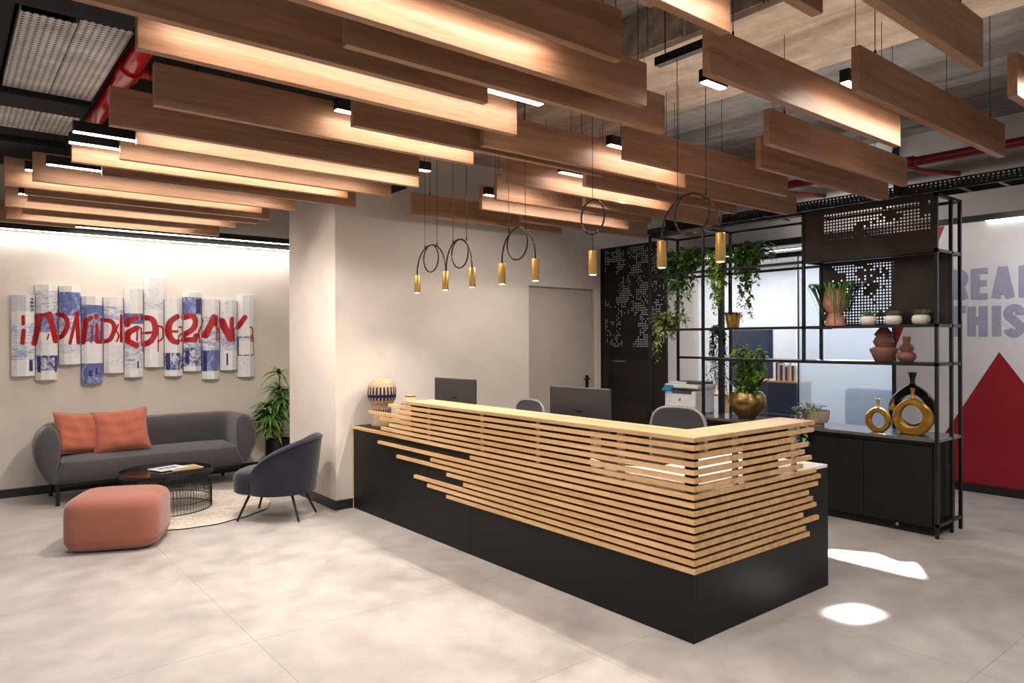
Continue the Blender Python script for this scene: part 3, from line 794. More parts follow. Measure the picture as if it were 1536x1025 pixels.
office_chair((4.02, 3.27, 0), math.radians(8), 'grey mesh office chair with light rim, right one, near the desk corner', 1.045)
office_chair((4.0, 4.98, 0), math.radians(-5), 'grey mesh office chair with light rim, left one, between the monitors', 0.995)

# ------------------------------------------------------------------ shelf rack with credenza
FX, MX, BX = 5.975, 6.263, 6.448
rk = thing('shelf_rack', 'tall open black steel tube rack standing over the credenza, with perforated panels', 'shelf rack', (FX, 2.2, 0))
def Q(x, y, z): return (x - FX, y - 2.2, z)
tt = 0.012
def bar(m, a, b):
    a = Vector(a); b = Vector(b)
    lo = [min(a[i], b[i]) - tt for i in range(3)]; hi = [max(a[i], b[i]) + tt for i in range(3)]
    if abs(a.z - b.z) > 0.001 : lo[2] = min(a.z, b.z); hi[2] = max(a.z, b.z)
    m.box(Q(*lo), Q(*hi))
def post(x, y, z0, z1): m = MB(); bar(m, (x, y, z0), (x, y, z1)); part('post', m, M['black'], rk)
for (x, y, z0, z1) in ((FX, 2.2, 0, 2.67), (MX, 2.2, 0, 2.67), (BX, 2.2, 0, 2.67), (FX, 3.28, 1.345, 2.67), (MX, 3.27, 1.345, 2.23), (FX, 4.35, 0.0, 2.67), (MX, 4.34, 0.766, 2.67), (FX, 5.03, 0.766, 2.67), (BX, 5.03, 0.766, 2.67), (BX, 4.35, 0.766, 2.67)):
    post(x, y, z0, z1)
def rail(a, b): m = MB(); bar(m, a, b); part('rail', m, M['black'], rk)
for z in (2.66, 2.23):
    rail((FX, 2.2, z), (FX, 5.03, z)); rail((BX, 2.2, z), (BX, 5.03, z)); rail((FX, 2.2, z), (BX, 2.2, z)); rail((FX, 5.03, z), (BX, 5.03, z)); rail((FX, 4.35, z), (BX, 4.35, z)); rail((FX, 3.28, z), (BX, 3.28, z))
rail((FX, 2.2, 1.648), (FX, 5.03, 1.648)); rail((FX, 2.2, 1.648), (BX, 2.2, 1.648)); rail((FX, 3.28, 1.648), (BX, 3.28, 1.648)); rail((FX, 5.03, 1.648), (BX, 5.03, 1.648))
rail((FX, 2.2, 1.345), (FX, 4.35, 1.345)); rail((FX, 2.2, 1.345), (BX, 2.2, 1.345)); rail((BX, 4.35, 1.345), (BX, 5.03, 1.345))
rail((FX, 2.2, 0.10), (BX, 2.2, 0.10))
part('shelf_plate', MB().box(Q(FX + 0.01, 2.21, 1.655), Q(MX, 3.28, 1.661)), M['black'], rk)
part('shelf_plate', MB().box(Q(FX + 0.01, 2.21, 1.352), Q(MX, 4.34, 1.358)), M['black'], rk)
part('shelf_plate', MB().box(Q(FX + 0.01, 2.21, 2.238), Q(MX, 3.27, 2.242)), M['black'], rk)
PA = perforated('upper perforated steel', sr(40, 34, 32), 'y', 0.026, 0.0084, 0.42, 0.16, 3.0, (2.24, 3.10, 2.40, 2.63))
PB = perforated('middle perforated steel', sr(46, 38, 36), 'y', 0.026, 0.0085, 0.40, 0.14, 9.0, (2.62, 3.24, 1.68, 2.20))
PC = perforated('tall perforated steel', sr(24, 22, 22), 'y', 0.026, 0.0082, 0.5, 0.13, 5.0, (5.05, 5.98, 1.45, 2.62), 0.25)
part('perforated_panel', MB().box(Q(FX - 0.002, 2.212, 2.242), Q(FX, 3.268, 2.648)), PA, rk)
part('perforated_panel', MB().box(Q(MX - 0.001, 2.212, 1.662), Q(MX + 0.001, 3.268, 2.237)), PB, rk)

tl = thing('perforated_partition', 'tall black steel partition with a perforated upper part, between the door wall and the rack', 'partition', (MX, 5.05, 0))
def T_(x, y, z): return (x - MX, y - 5.05, z)
part('perforated_panel', MB().box(T_(MX - 0.002, 5.30, 1.33), T_(MX, 6.03, 2.63)), PC, tl)
part('perforated_panel', MB().box(T_(MX - 0.002, 5.05, 1.33), T_(MX, 5.28, 2.63)), PC, tl)
part('lower_panel', MB().box(T_(MX - 0.004, 5.30, 0.86), T_(MX, 6.03, 1.315)), M['blacksteel'], tl)
part('lower_panel', MB().box(T_(MX - 0.004, 5.05, 0.86), T_(MX, 5.28, 1.315)), M['blacksteel'], tl)
part('lower_panel', MB().box(T_(MX - 0.004, 5.05, 0.02), T_(MX, 6.03, 0.845)), M['blacksteel'], tl)
m = MB()
for y in (5.045, 5.29, 6.03): m.box(T_(MX - 0.012, y - 0.01, 0), T_(MX + 0.012, y + 0.01, 2.65))
for z in (0.852, 1.322, 2.64): m.box(T_(MX - 0.012, 5.045, z - 0.01), T_(MX + 0.012, 6.03, z + 0.01))
part('frame', m, M['black'], tl)
part('handle', MB().box(T_(MX - 0.03, 5.62, 1.285), T_(MX - 0.02, 5.83, 1.295)).box(T_(MX - 0.03, 5.63, 1.285), T_(MX - 0.012, 5.64, 1.295)).box(T_(MX - 0.03, 5.81, 1.285), T_(MX - 0.012, 5.82, 1.295)), M['steel'], tl)
for z in (1.72, 2.08):
    tag(MB().box((0, 0, 0), (0.03, 0.055, 0.08)).build('glass_door_hinge', M['black'], None, loc=(MX + 0.035, 4.955, z)), 'small black hinge block beside the partition edge, %s one' % ('lower' if z < 2 else 'upper'), 'hinge')
tag(MB().box((0, 0, 0), (0.05, 0.05, 2.68)).build('steel_column', M['black'], None, loc=(6.60, 4.56, 0)), 'slim black steel column standing behind the rack', 'column')

cr = thing('credenza', 'long low black credenza with flat doors under the rack', 'credenza', (FX, 2.2, 0))
part('carcass', MB().box(Q(FX + 0.035, 2.235, 0.06), Q(BX - 0.02, 5.02, 0.735)), M['laminate'], cr)
part('plinth', MB().box(Q(FX + 0.06, 2.26, 0.0), Q(BX - 0.05, 5.0, 0.06)), M['void'], cr)
part('worktop', MB().box(Q(FX + 0.0, 2.19, 0.740), Q(BX + 0.0, 5.02, 0.766)), plain('satin grey top', sr(96, 92, 92), 0.16), cr, bevel=0.002)
ys = [2.24, 2.767, 3.294, 3.82, 4.347, 4.99]
for a_, b_ in zip(ys[:-1], ys[1:]):
    part('door', MB().box(Q(FX + 0.015, a_ + 0.002, 0.075), Q(FX + 0.034, b_ - 0.002, 0.705)), M['laminate'], cr, bevel=0.001, seg=1)
part('edge_strip', MB().box(Q(FX + 0.006, 2.215, 0.712), Q(FX + 0.03, 4.99, 0.738)), M['blacksteel'], cr)
part('lock', MB().tube([Q(FX + 0.012, 2.50, 0.055), Q(FX + 0.02, 2.50, 0.055)], 0.012, 12), M['steel'], cr)

# ------------------------------------------------------------------ decor on the rack and credenza
CT = 0.7665
def ring_vase(mat, cy, x, hw, hh, zc, holew, holeh, holedx, holedz, neck_h, neck_r, lip_r, t, lab, total):
    """flat bottle with a big hole: outer closed contour + offset hole, given thickness; faces -x"""
    n = 48; m = MB(); outer = []; inner = []
    for i in range(n):
        a = 2 * PI * i / n; ca, sa = math.cos(a), math.sin(a)
        z = sa * hh; y = ca * hw
        if sa > 0: y *= 1 - 0.30 * sa ** 2.2
        z = max(z, -hh * 0.93)
        outer.append((y, z))
        hy = holedx + ca * holew * (1 - 0.10 * max(sa, 0)); hz = holedz + sa * holeh
        inner.append((hy, hz))
    for off, sx in ((0.0, -1), (0.0, 1)): pass
    loops = []
    for s_, x_ in ((1.0, -t * 0.30), (0.955, -t * 0.5)):
        loops.append([(x_, y * s_, z * s_) for y, z in outer])
    def shrink(s_): return [(holedx + (y - holedx) * s_, holedz + (z - holedz) * s_) for y, z in inner]
    l = [[(-t * 0.3, y, z) for y, z in outer],
         [(-t * 0.5, y + (iy - y) * 0.16, z + (iz - z) * 0.16) for (y, z), (iy, iz) in zip(outer, inner)],
         [(-t * 0.5, y + (iy - y) * 0.84, z + (iz - z) * 0.84) for (y, z), (iy, iz) in zip(outer, inner)],
         [(-t * 0.3, y, z) for y, z in inner], [(t * 0.3, y, z) for y, z in inner],
         [(t * 0.5, y + (iy - y) * 0.84, z + (iz - z) * 0.84) for (y, z), (iy, iz) in zip(outer, inner)],
         [(t * 0.5, y + (iy - y) * 0.16, z + (iz - z) * 0.16) for (y, z), (iy, iz) in zip(outer, inner)],
         [(t * 0.3, y, z) for y, z in outer]]
    m.rings(l, 0, True, False)
    r = thing('ring_vase', lab, 'vase', (x, cy, CT))
    body = part('body', m, mat, r, smooth=True, loc=(0, 0, hh * 0.93))
    nk = MB().lathe([(neck_r * 1.5, 0), (neck_r, 0.02), (neck_r, neck_h * 0.5), (lip_r, neck_h), (lip_r * 0.8, neck_h), (0.0, neck_h * 0.8)], 24, (0, 0, hh * 1.90))
    part('neck', nk, mat, r, smooth=True)
    return r
ring_vase(M['glossblack'], 2.505, 6.30, 0.185, 0.205, 0, 0.115, 0.125, 0.0, 0.0, 0.11, 0.020, 0.035, 0.07, 'tall gloss black ring shaped vase with flared neck, at the back', 0.5)
ring_vase(M['gold'], 2.432, 6.12, 0.150, 0.155, 0, 0.088, 0.088, 0.005, 0.012, 0.085, 0.012, 0.019, 0.06, 'large aged gold ring vase in front of the black one', 0.38)
ring_vase(M['gold'], 2.705, 6.12, 0.103, 0.108, 0, 0.058, 0.062, 0.0, 0.0, 0.07, 0.010, 0.015, 0.05, 'small aged gold ring vase, left of the three ring vases', 0.28)

def leafquad(m, base, d, up, L, W, curl=0.2, n=3, mi=0):
    """pointed leaf from base along d, bending down"""
    d = Vector(d).normalized(); up = Vector(up); s_ = d.cross(up)
    if s_.length < 1e-3: s_ = Vector((1, 0, 0))
    s_.normalize(); nrm = s_.cross(d).normalized()
    vs = []; 
    for i in range(n + 1):
        t = i / n
        c = Vector(base) + d * L * t - Vector((0, 0, 1)) * (curl * L * t * t)
        w_ = W * math.sin(PI * (0.12 + 0.88 * t) ** 0.8) * 0.5
        if i == n: w_ = 0.0005
        vs += [c - s_ * w_ + nrm * w_ * 0.25, c, c + s_ * w_ + nrm * w_ * 0.25]
    fs = []
    for i in range(n):
        a = i * 3; fs += [(a, a + 1, a + 4, a + 3), (a + 1, a + 2, a + 5, a + 4)]
    m.add(vs, fs, mi)

def rv(a=1.0):
    return Vector((random.uniform(-a, a), random.uniform(-a, a), random.uniform(-a, a)))

def vine(fm, sm, start, length, lean=(0, 0, 0), leaf=0.05, step=0.03, sway=0.012, taper=0.5):
    p = Vector(start); pts = [p.copy()]; k = int(length / 0.02)
    dr_ = Vector((lean[0], lean[1], 0))
    for i in range(k):
        p = p + Vector((random.uniform(-sway, sway), random.uniform(-sway, sway), -0.02)) * 1.0 + dr_ * 0.02 * math.exp(-i * 0.02 / 0.10)
        pts.append(p.copy())
    sm.tube(pts[::2] if len(pts) > 4 else pts, 0.0018, 4)
    n = max(2, int(length / step * 1.7))
    for i in range(n):
        q = pts[min(k, int(i * k / n))]
        a = random.uniform(0, 2 * PI)
        q = q + rv(0.008)
        sz = leaf * 1.2 * (1 - taper * i / n) * random.uniform(0.75, 1.25)
        d = Vector((math.cos(a), math.sin(a), random.uniform(-0.7, 0.25)))
        leafquad(fm, q, d, (0, 0, 1), sz, sz * 0.75, 0.45)

def hanging_plant(loc, pot, vines, mat, lab, name='trailing_plant', bush=0, bushr=(0.12, 0.12, 0.08), leaf=0.05, pot_mat='black'):
    r = thing(name, lab, 'plant', loc)
    pr_, ph = pot
    part('pot', MB().lathe([(0, 0), (pr_ * 0.8, 0), (pr_, ph), (pr_ * 0.9, ph), (pr_ * 0.85, ph - 0.02), (0, ph - 0.02)], 24), M[pot_mat] if isinstance(pot_mat, str) else pot_mat, r, smooth=True)
    fm, sm = MB(), MB()
    for (dx, dy, L, ln, lf) in vines:
        ex, ey = dx * (pr_ + 0.01), dy * (pr_ + 0.01)
        vine(fm, sm, (dx * pr_ * 0.6, dy * pr_ * 0.6, ph + 0.005), 0.03, (0, 0), lf, 0.02)
        sm.tube([(dx * pr_ * 0.6, dy * pr_ * 0.6, ph), (ex, ey, ph + 0.015), (ex * 1.08, ey * 1.08, ph - 0.02)], 0.0018, 4)
        vine(fm, sm, (ex * 1.08, ey * 1.08, ph - 0.02), L, ln, lf, 0.026)
    for i in range(int(bush * 1.8)):
        p = Vector((random.uniform(-1, 1) * bushr[0], random.uniform(-1, 1) * bushr[1], ph + random.uniform(-0.3, 1) * bushr[2]))
        leafquad(fm, p, (p.x / bushr[0] + random.uniform(-.6, .6), p.y / bushr[1] + random.uniform(-.6, .6), random.uniform(-0.4, 0.7)), (0, 0, 1), leaf * random.uniform(.85, 1.5), leaf * 0.9, 0.4)
        if i % 4 == 0: sm.tube([(0, 0, ph - 0.03), p * 0.6 + Vector((0, 0, ph * 0.4)), p], 0.0018, 4)
    part('foliage', fm, M[mat], r, smooth=True); part('stem', sm, M['stem'], r)
    return r
def fan(n, L0, L1, lf, dys=(-1, 1), dxs=(-1, 0.2), ln=(-0.2, 0)):
    out = []
    for i in range(n):
        dy = dys[0] + (dys[1] - dys[0]) * (i + 0.5) / n + random.uniform(-.1, .1); dx = random.uniform(*dxs)
        out.append((dx, dy, random.uniform(L0, L1), (ln[0], 0), lf))
    return out
TZ = 2.245
hanging_plant((6.12, 4.70, TZ), (0.11, 0.12), fan(16, 0.10, 0.42, 0.062) + [(-1, 0.9, 0.62, (-0.1, 0.1), 0.045), (-0.8, 0.3, 0.80, (-0.1, 0.0), 0.05), (-1, -0.2, 0.68, (-.1, 0), 0.05), (-1, -1.0, 0.42, (-0.2, -0.3), 0.05)], 'leaf',
              'dense green trailing plant spilling over the top rail at the left bay of the rack', bush=150, bushr=(0.16, 0.27, 0.13), leaf=0.062)
hanging_plant((6.08, 4.86, 1.662), (0.09, 0.10), fan(12, 0.06, 0.22, 0.045) + [(-1, 0.6, 0.46, (0, 0.1), 0.045), (-1, 0.8, 0.40, (0, 0.1), 0.045), (-0.8, 0.4, 0.34, (0, 0), 0.045), (-1, 0.0, 0.2, (0, 0), 0.045), (-0.6, -1, 0.24, (0, 0), 0.04)], 'leafpale',
              'pale variegated trailing plant lower on the left bay, yellow green at its tip', bush=80, bushr=(0.12, 0.17, 0.06), leaf=0.045)
hanging_plant((6.10, 4.24, TZ), (0.08, 0.11), fan(10, 0.25, 0.58, 0.058, (-0.7, 0.7)), 'leafbright',
              'bright green trailing plant in a narrow bunch beside the nearest brass cylinder', bush=46, bushr=(0.09, 0.08, 0.08), leaf=0.058)
hanging_plant((6.12, 3.92, TZ), (0.10, 0.12), fan(12, 0.10, 0.36, 0.066) + [(-1, -0.5, 0.62, (0, 0), 0.06), (-0.9, -0.35, 0.56, (0, 0), 0.06), (-1, -0.1, 0.5, (0, 0), 0.055)], 'leaf',
              'dark leafy trailing plant hanging from the top rail over the gold bowl', bush=90, bushr=(0.13, 0.16, 0.12), leaf=0.066)
# string-of-leaves on the steel column
r = hanging_plant((6.52, 4.56, 1.60), (0.05, 0.07), [(math.cos(a), math.sin(a), random.uniform(0.45, 0.85), (0, 0), 0.026) for a in [i * 0.33 for i in range(19)]], 'leafdark',
              'fine dark string of small leaves trailing down the slim black column', bush=20, bushr=(0.05, 0.05, 0.03), leaf=0.025)
part('pot_bracket', MB().box((0.0, -0.01, 0.02), (0.09, 0.01, 0.03)), M['black'], r)
hp = hanging_plant((6.15, 4.12, 1.662), (0.072, 0.135), [(math.cos(a), math.sin(a), random.uniform(0.05, 0.12), (0, 0), 0.02) for a in [i * 0.9 for i in range(7)]], 'leafdark',
              'small copper gold pot wrapped in fine foliage on the middle rail', bush=50, bushr=(0.075, 0.075, 0.02), leaf=0.022, pot_mat='gold')
part('hanger_wire', MB().tube([(0, 0.05, 0.13), (0, 0.05, 0.57)], 0.003, 6), M['black'], hp)
part('pot_plate', MB().box((-0.17, -0.09, -0.006), (0.09, 0.09, -0.001)), M['black'], hp)

# gold bowl with agave and pothos
gb = thing('potted_plant', 'round burnished brass bowl with agave leaves and a tall bright pothos', 'plant', (6.21, 4.0, CT))
part('bowl', MB().lathe([(0, 0), (0.085, 0), (0.09, 0.01), (0.14, 0.06), (0.175, 0.125), (0.18, 0.17), (0.168, 0.225), (0.145, 0.258), (0.137, 0.255), (0.15, 0.22), (0.0, 0.22)], 48), M['bowlgold'], gb, smooth=True)
part('soil', MB().lathe([(0, 0.222), (0.148, 0.222), (0, 0.232)], 24), M['soil'], gb)
fm = MB()
for i in range(11):
    a = 2 * PI * i / 11 + 0.2; d = Vector((math.cos(a) * 0.6, math.sin(a) * 0.75, 0.9))
    leafquad(fm, (0.05 * math.cos(a), 0.06 * math.sin(a), 0.22), d, (0, 0, 1), 0.30 * random.uniform(.8, 1.1), 0.085, 0.12, 5)
part('agave_leaves', fm, M['leafdark'], gb, smooth=True)
fm, sm = MB(), MB()
for i in range(10):
    a = random.uniform(0, 2 * PI); top = Vector((0.06 * math.cos(a), 0.04 + 0.08 * math.sin(a), random.uniform(0.52, 0.80)))
    if i < 3: top = Vector((-0.02, -0.15 - 0.03 * i, 0.70 - 0.03 * i))
    pts = [Vector((0.02 * math.cos(a), 0.03 * math.sin(a), 0.22)), Vector((top.x * 0.8, top.y * 0.7, 0.42)), top]
    sm.tube(pts, 0.003, 5)
    for k in range(52):
        t = random.uniform(0.0, 1.0); q = pts[0].lerp(pts[1], t * 2) if t < 0.5 else pts[1].lerp(pts[2], t * 2 - 1)
        q = q + rv(0.02); a2 = random.uniform(0, 2 * PI)
        leafquad(fm, q, (math.cos(a2), math.sin(a2), random.uniform(-0.4, 0.6)), (0, 0, 1), random.uniform(0.055, 0.09), 0.055, 0.4)
for i in range(30):
    a2 = PI + random.uniform(-1.0, 1.0); leafquad(fm, (-0.08 + random.uniform(-.03, .03), random.uniform(-.05, .05), random.uniform(0.22, 0.34)), (math.cos(a2), math.sin(a2), 0.2), (0, 0, 1), 0.06, 0.045, 0.5)
part('foliage', fm, M['leafbright'], gb, smooth=True); part('stem', sm, M['stem'], gb)

# planter at the left of the ring vases, trailing in front of the credenza
pl = thing('potted_plant', 'grey green trailing plant in a low beige stoneware pot on the credenza', 'plant', (6.16, 3.27, CT))
part('pot', MB().lathe([(0, 0), (0.07, 0), (0.07, 0.02), (0.10, 0.03), (0.115, 0.07), (0.118, 0.135), (0.105, 0.135), (0.10, 0.11), (0, 0.11)], 36), M['beigepot'], pl, smooth=True)
fm, sm = MB(), MB()
for i in range(190):
    a = random.uniform(0, 2 * PI); rr = random.uniform(0.02, 0.13); c = Vector((rr * math.cos(a) - 0.03, rr * math.sin(a) + 0.05, random.uniform(0.12, 0.19)))
    if i % 3 == 0: c = Vector((-0.10 + random.uniform(-.03, .03), 0.09 + random.uniform(-.08, .07), random.uniform(0.0, 0.17)))
    leafquad(fm, c, (math.cos(a), math.sin(a), random.uniform(-0.3, 0.8)), (0, 0, 1), random.uniform(0.03, 0.06), 0.022, 0.35)
for dy, L in ((0.10, 0.22), (0.07, 0.30), (0.03, 0.33), (0.0, 0.18), (0.13, 0.12)):
    sm.tube([(-0.06, dy, 0.13), (-0.17, dy, 0.12), (-0.215, dy, 0.02)], 0.002, 4)
    vine(fm, sm, (-0.215, dy, 0.02), L, (0, 0), 0.05, 0.03, 0.004, 0.2)
part('foliage', fm, M['leafgrey'], pl, smooth=True); part('stem', sm, M['stem'], pl)

# hourglass terracotta pot with curly leaves
tp = thing('potted_plant', 'pink terracotta hourglass pot with long curling spider plant leaves on the shelf', 'plant', (6.14, 3.075, 1.6615))
part('pot', MB().lathe([(0, 0), (0.085, 0), (0.078, 0.05), (0.058, 0.10), (0.06, 0.115), (0.098, 0.16), (0.103, 0.20), (0.088, 0.30), (0.078, 0.33), (0.07, 0.325), (0.0, 0.29)], 40), M['terracotta'], tp, smooth=True)
fm = MB()
for i in range(60):
    a = random.uniform(0, 2 * PI); L = random.uniform(0.12, 0.24); W = 0.024
    c0 = Vector((0.03 * math.cos(a), 0.03 * math.sin(a), 0.31)); pts = []
    rr = random.uniform(0.13, 0.22); dn = random.uniform(0.08, 0.32)
    for j in range(10):
        t = j / 9; th = t * random.choice([1]) * PI * 1.15
        pts.append(c0 + Vector((math.cos(a), math.sin(a), 0)) * rr * math.sin(min(th, PI * 0.62)) * 1.0 * (1 if th < PI * 0.62 else 1 - (th - PI * 0.62) * 0.35) + Vector((0, 0, 0.09 * math.sin(min(th, PI)) - dn * t ** 1.8)))
    s_ = Vector((-math.sin(a), math.cos(a), 0)); vs = []
    for j, p in enumerate(pts):
        w_ = W * (1 - (j / 9) ** 2) * 0.5 + 0.0008; vs += [p - s_ * w_, p + Vector((0, 0, 0.003)), p + s_ * w_]
    fs = []
    for j in range(9): q = j * 3; fs += [(q, q + 1, q + 4, q + 3), (q + 1, q + 2, q + 5, q + 4)]
    fm.add(vs, fs)
part('foliage', fm, M['leaf'], tp, smooth=True)
def succulent(y, lab, sc):
    r = thing('succulent_pot', lab, 'plant', (6.14, y, 1.6615), 0, 'succulents in white pots')
    part('pot', MB().lathe([(0, 0), (0.045, 0), (0.062, 0.015), (0.068, 0.04), (0.062, 0.068), (0.052, 0.076), (0.045, 0.07), (0, 0.068)], 36), M['whitepot'], r, smooth=True)
    fm = MB()
    for i in range(26):
        a = 2.4 * i; el = 0.45 + 1.3 * (i / 26)
        leafquad(fm, (0.012 * math.cos(a), 0.012 * math.sin(a), 0.07), (math.cos(a), math.sin(a), el), (0, 0, 1), (0.10 - 0.03 * i / 26) * sc, 0.022, 0.15)
    part('leaf_rosette', fm, M['leafgrey'], r, smooth=True)
    return r
succulent(2.79, 'little white pot with a succulent, leftmost of three, next to the terracotta pot', 1.0)
succulent(2.59, 'little white pot with a flat dark succulent, middle of three', 0.95)
succulent(2.375, 'little white pot with a succulent, rightmost of three near the rack end', 1.05)
lathe_thing('stacked_vase', [(0, 0), (0.065, 0), (0.07, 0.005), (0.108, 0.09), (0.106, 0.105), (0.062, 0.122), (0.066, 0.128), (0.083, 0.16), (0.068, 0.195), (0.058, 0.205), (0.074, 0.225), (0.036, 0.275), (0.030, 0.28), (0.0, 0.27)],
            M['terradark'], (6.14, 2.665, 1.3585), 'dusty terracotta vase of stacked bulges with dark top, taller one', 'vase')
lathe_thing('stacked_vase', [(0, 0), (0.045, 0), (0.068, 0.025), (0.073, 0.045), (0.062, 0.072), (0.040, 0.083), (0.055, 0.10), (0.057, 0.115), (0.042, 0.135), (0.026, 0.145), (0.026, 0.15), (0.030, 0.205), (0.025, 0.205), (0.0, 0.19)],
            M['terradark'], (6.14, 2.485, 1.3585), 'dusty terracotta vase with two bulges and a narrow neck, shorter one', 'vase')

# printer
pn = thing('printer', 'white multifunction office printer on the credenza under the left bay', 'printer', (6.225, 4.72, CT), math.radians(0))
part('body', MB().box((-0.15, -0.20, 0.0), (0.18, 0.20, 0.235)), M['plastic'], pn, bevel=0.012)
part('paper_tray', MB().box((-0.158, -0.19, 0.012), (-0.150, 0.19, 0.085)), M['plastic'], pn, bevel=0.003)
part('tray_handle', MB().box((-0.160, -0.05, 0.035), (-0.157, 0.05, 0.05)), M['greyplastic'], pn)
part('output_slot', MB().box((-0.152, -0.15, 0.205), (0.05, 0.10, 0.237)), M['greyplastic'], pn)
part('scanner', MB().box((-0.13, -0.215, 0.262), (0.185, 0.215, 0.305)), M['plastic'], pn, bevel=0.01)
part('scanner_neck', MB().box((-0.02, -0.19, 0.232), (0.18, 0.19, 0.265)), M['plastic'], pn)
part('neck_side', MB().box((-0.14, 0.15, 0.232), (-0.02, 0.195, 0.27)), M['plastic'], pn)
part('document_feeder', MB().box((-0.05, -0.19, 0.305), (0.17, 0.12, 0.335)), M['greyplastic'], pn, bevel=0.012)
part('feeder_lid', MB().box((-0.09, -0.02, 0.305), (0.15, 0.19, 0.328)), M['plastic'], pn, bevel=0.008)
part('control_panel', MB().add([(-0.19, 0.10, 0.235), (-0.19, 0.215, 0.235), (-0.13, 0.215, 0.29), (-0.13, 0.10, 0.29), (-0.17, 0.10, 0.225), (-0.17, 0.215, 0.225), (-0.12, 0.215, 0.27), (-0.12, 0.10, 0.27)],
     [(0, 1, 2, 3), (4, 7, 6, 5), (0, 4, 5, 1), (1, 5, 6, 2), (2, 6, 7, 3), (3, 7, 4, 0)]), M['screenblue'], pn)
lg = MB().tube([(-0.1515, 0.0, 0.145), (-0.1512, 0.0, 0.145)], 0.016, 24)
part('logo_disc', lg, M['greyplastic'], pn)
lg = MB()
for st in ([(-0.009, 0.0135), (-0.0035, -0.009)], [(-0.0065, 0.002), (-0.001, 0.002), (-0.0035, -0.009)], [(0.0075, 0.005), (0.002, -0.0145)], [(0.002, 0.005), (0.009, 0.005), (0.0068, -0.004), (0.0, -0.004)]):
    for q in stroke_quads(st, 0.0011): lg.add([(-0.1519, -p.x, 0.146 + p.y) for p in q], [(0, 1, 2, 3)])
part('logo_letters', lg, M['plastic'], pn)

# ------------------------------------------------------------------ office contents behind the glass
bc = thing('bookcase', 'low office bookcase with navy doors and a pale wood top behind the glass', 'bookcase', (9.2, 5.16, 0))
part('carcass', MB().box((0, 0, 0), (0.4, 0.62, 0.93)), M['bluecab'], bc)
part('top_board', MB().box((-0.02, -0.02, 0.93), (0.42, 0.64, 0.955)), M['oak'], bc)
for j in range(2): part('door', MB().box((-0.02, 0.01, 0.05 + j * 0.44), (-0.001, 0.61, 0.48 + j * 0.44)), M['bluecab'], bc, bevel=0.003)
part('shelf_line', MB().box((-0.025, 0, 0.481), (-0.001, 0.62, 0.489)), M['steel'], bc)
bcols = [sr(200, 190, 180), sr(120, 48, 48), sr(225, 222, 216), sr(180, 150, 130), sr(90, 40, 44), sr(214, 208, 200), sr(70, 60, 66)]
y = 5.20
for i in range(9):
    h_ = random.uniform(0.19, 0.26); w_ = random.uniform(0.022, 0.04)
    cmat = plain('book cover', bcols[i % 7], 0.6)
    r = thing('book', 'upright book in the row on the office bookcase, %s from the right' % ORD[i], 'book', (9.25, y, 0.9555), 0, 'books on the office bookcase')
    part('cover', MB().box((0, 0, 0), (0.16, w_, h_)), cmat, r); part('page_block', MB().box((0.012, 0.003, h_), (0.158, w_ - 0.003, h_ + 0.001)), M['paper'], r)
    y += w_ + 0.003
tag(MB().box((0, 0, 0), (0.04, 0.76, 0.85)).build('wall_screen', M['bluecab'], None, bevel=0.005, loc=(9.85, 5.92, 0.84)), 'large dark navy board standing in the office behind the pothos', 'screen')
m = MB(); m.box((0, 0.1, 0), (0.05, 0.62, 1.05)); tag(m.build('office_easel', M['greyplastic'], None, loc=(9.895, 5.92, 0)), 'grey stand holding the navy office board', 'stand')
ds = thing('office_desk', 'light wood office desk end seen behind the glass', 'desk', (8.75, 6.02, 0))
part('side_panel', MB().box((0, 0, 0), (0.9, 0.03, 0.72)), M['oak'], ds); part('side_panel', MB().box((0, 1.0, 0), (0.9, 1.03, 0.72)), M['oak'], ds); part('desk_top', MB().box((-0.02, -0.02, 0.72), (0.92, 1.05, 0.75)), M['oak'], ds)
sf = thing('office_sofa', 'blue upholstered low seat blurred behind the frosted glass', 'seat', (8.28, 3.15, 0))
part('seat', MB().box((0, 0, 0.1), (0.8, 1.2, 0.45)), M['bluefar'], sf, bevel=0.05); part('backrest', MB().box((0.6, 0, 0.45), (0.8, 1.2, 0.92)), M['bluefar'], sf, bevel=0.05)
m = MB()
for x in (0.05, 0.75):
    for yy in (0.05, 1.15): m.tube([(x, yy, 0), (x, yy, 0.12)], 0.02, 8)
part('feet', m, M['black'], sf)
for x, y0 in ((8.9, 3.2), (9.7, 3.2)):
    r = thing('linear_light', 'bright strip light on the office ceiling, %s one' % ('nearer' if x < 9 else 'farther'), 'linear light', (x, y0, 2.76))
    part('housing', MB().box((0, 0, 0.0), (0.06, 4.6, 0.02)), M['plastic'], r); part('diffuser', MB().box((0.005, 0.01, -0.006), (0.055, 4.59, 0.0)), M['ledcool'], r)

# ------------------------------------------------------------------ sofa
so = thing('sofa', 'charcoal wool sofa with bulging rounded arms against the art wall', 'sofa', (1.677, 8.15, 0))
def W_(x, y, z): return (x - 1.677, y - 8.15, z)
prof = [(0.0, 0.205), (-0.055, 0.29), (-0.10, 0.39), (-0.122, 0.50), (-0.118, 0.60), (-0.085, 0.69), (-0.03, 0.742), (0.03, 0.745), (0.07, 0.70), (0.085, 0.62), (0.085, 0.50), (0.07, 0.38), (0.045, 0.29), (0.02, 0.225)]
xl, xr_, yf, yb, rad = 0.785, 2.570, 7.84, 8.36, 0.20
path = [((xl, yf), (1, 0))]
path += [((xl, yf + (yb - rad - yf) * t), (1, 0)) for t in (0.33, 0.66, 1.0)]
for i in range(1, 7):
    a = PI - (PI / 2) * i / 6; path.append(((xl + rad + rad * math.cos(a), yb - rad + rad * math.sin(a)), (-math.cos(a), -math.sin(a))))
nx = 8
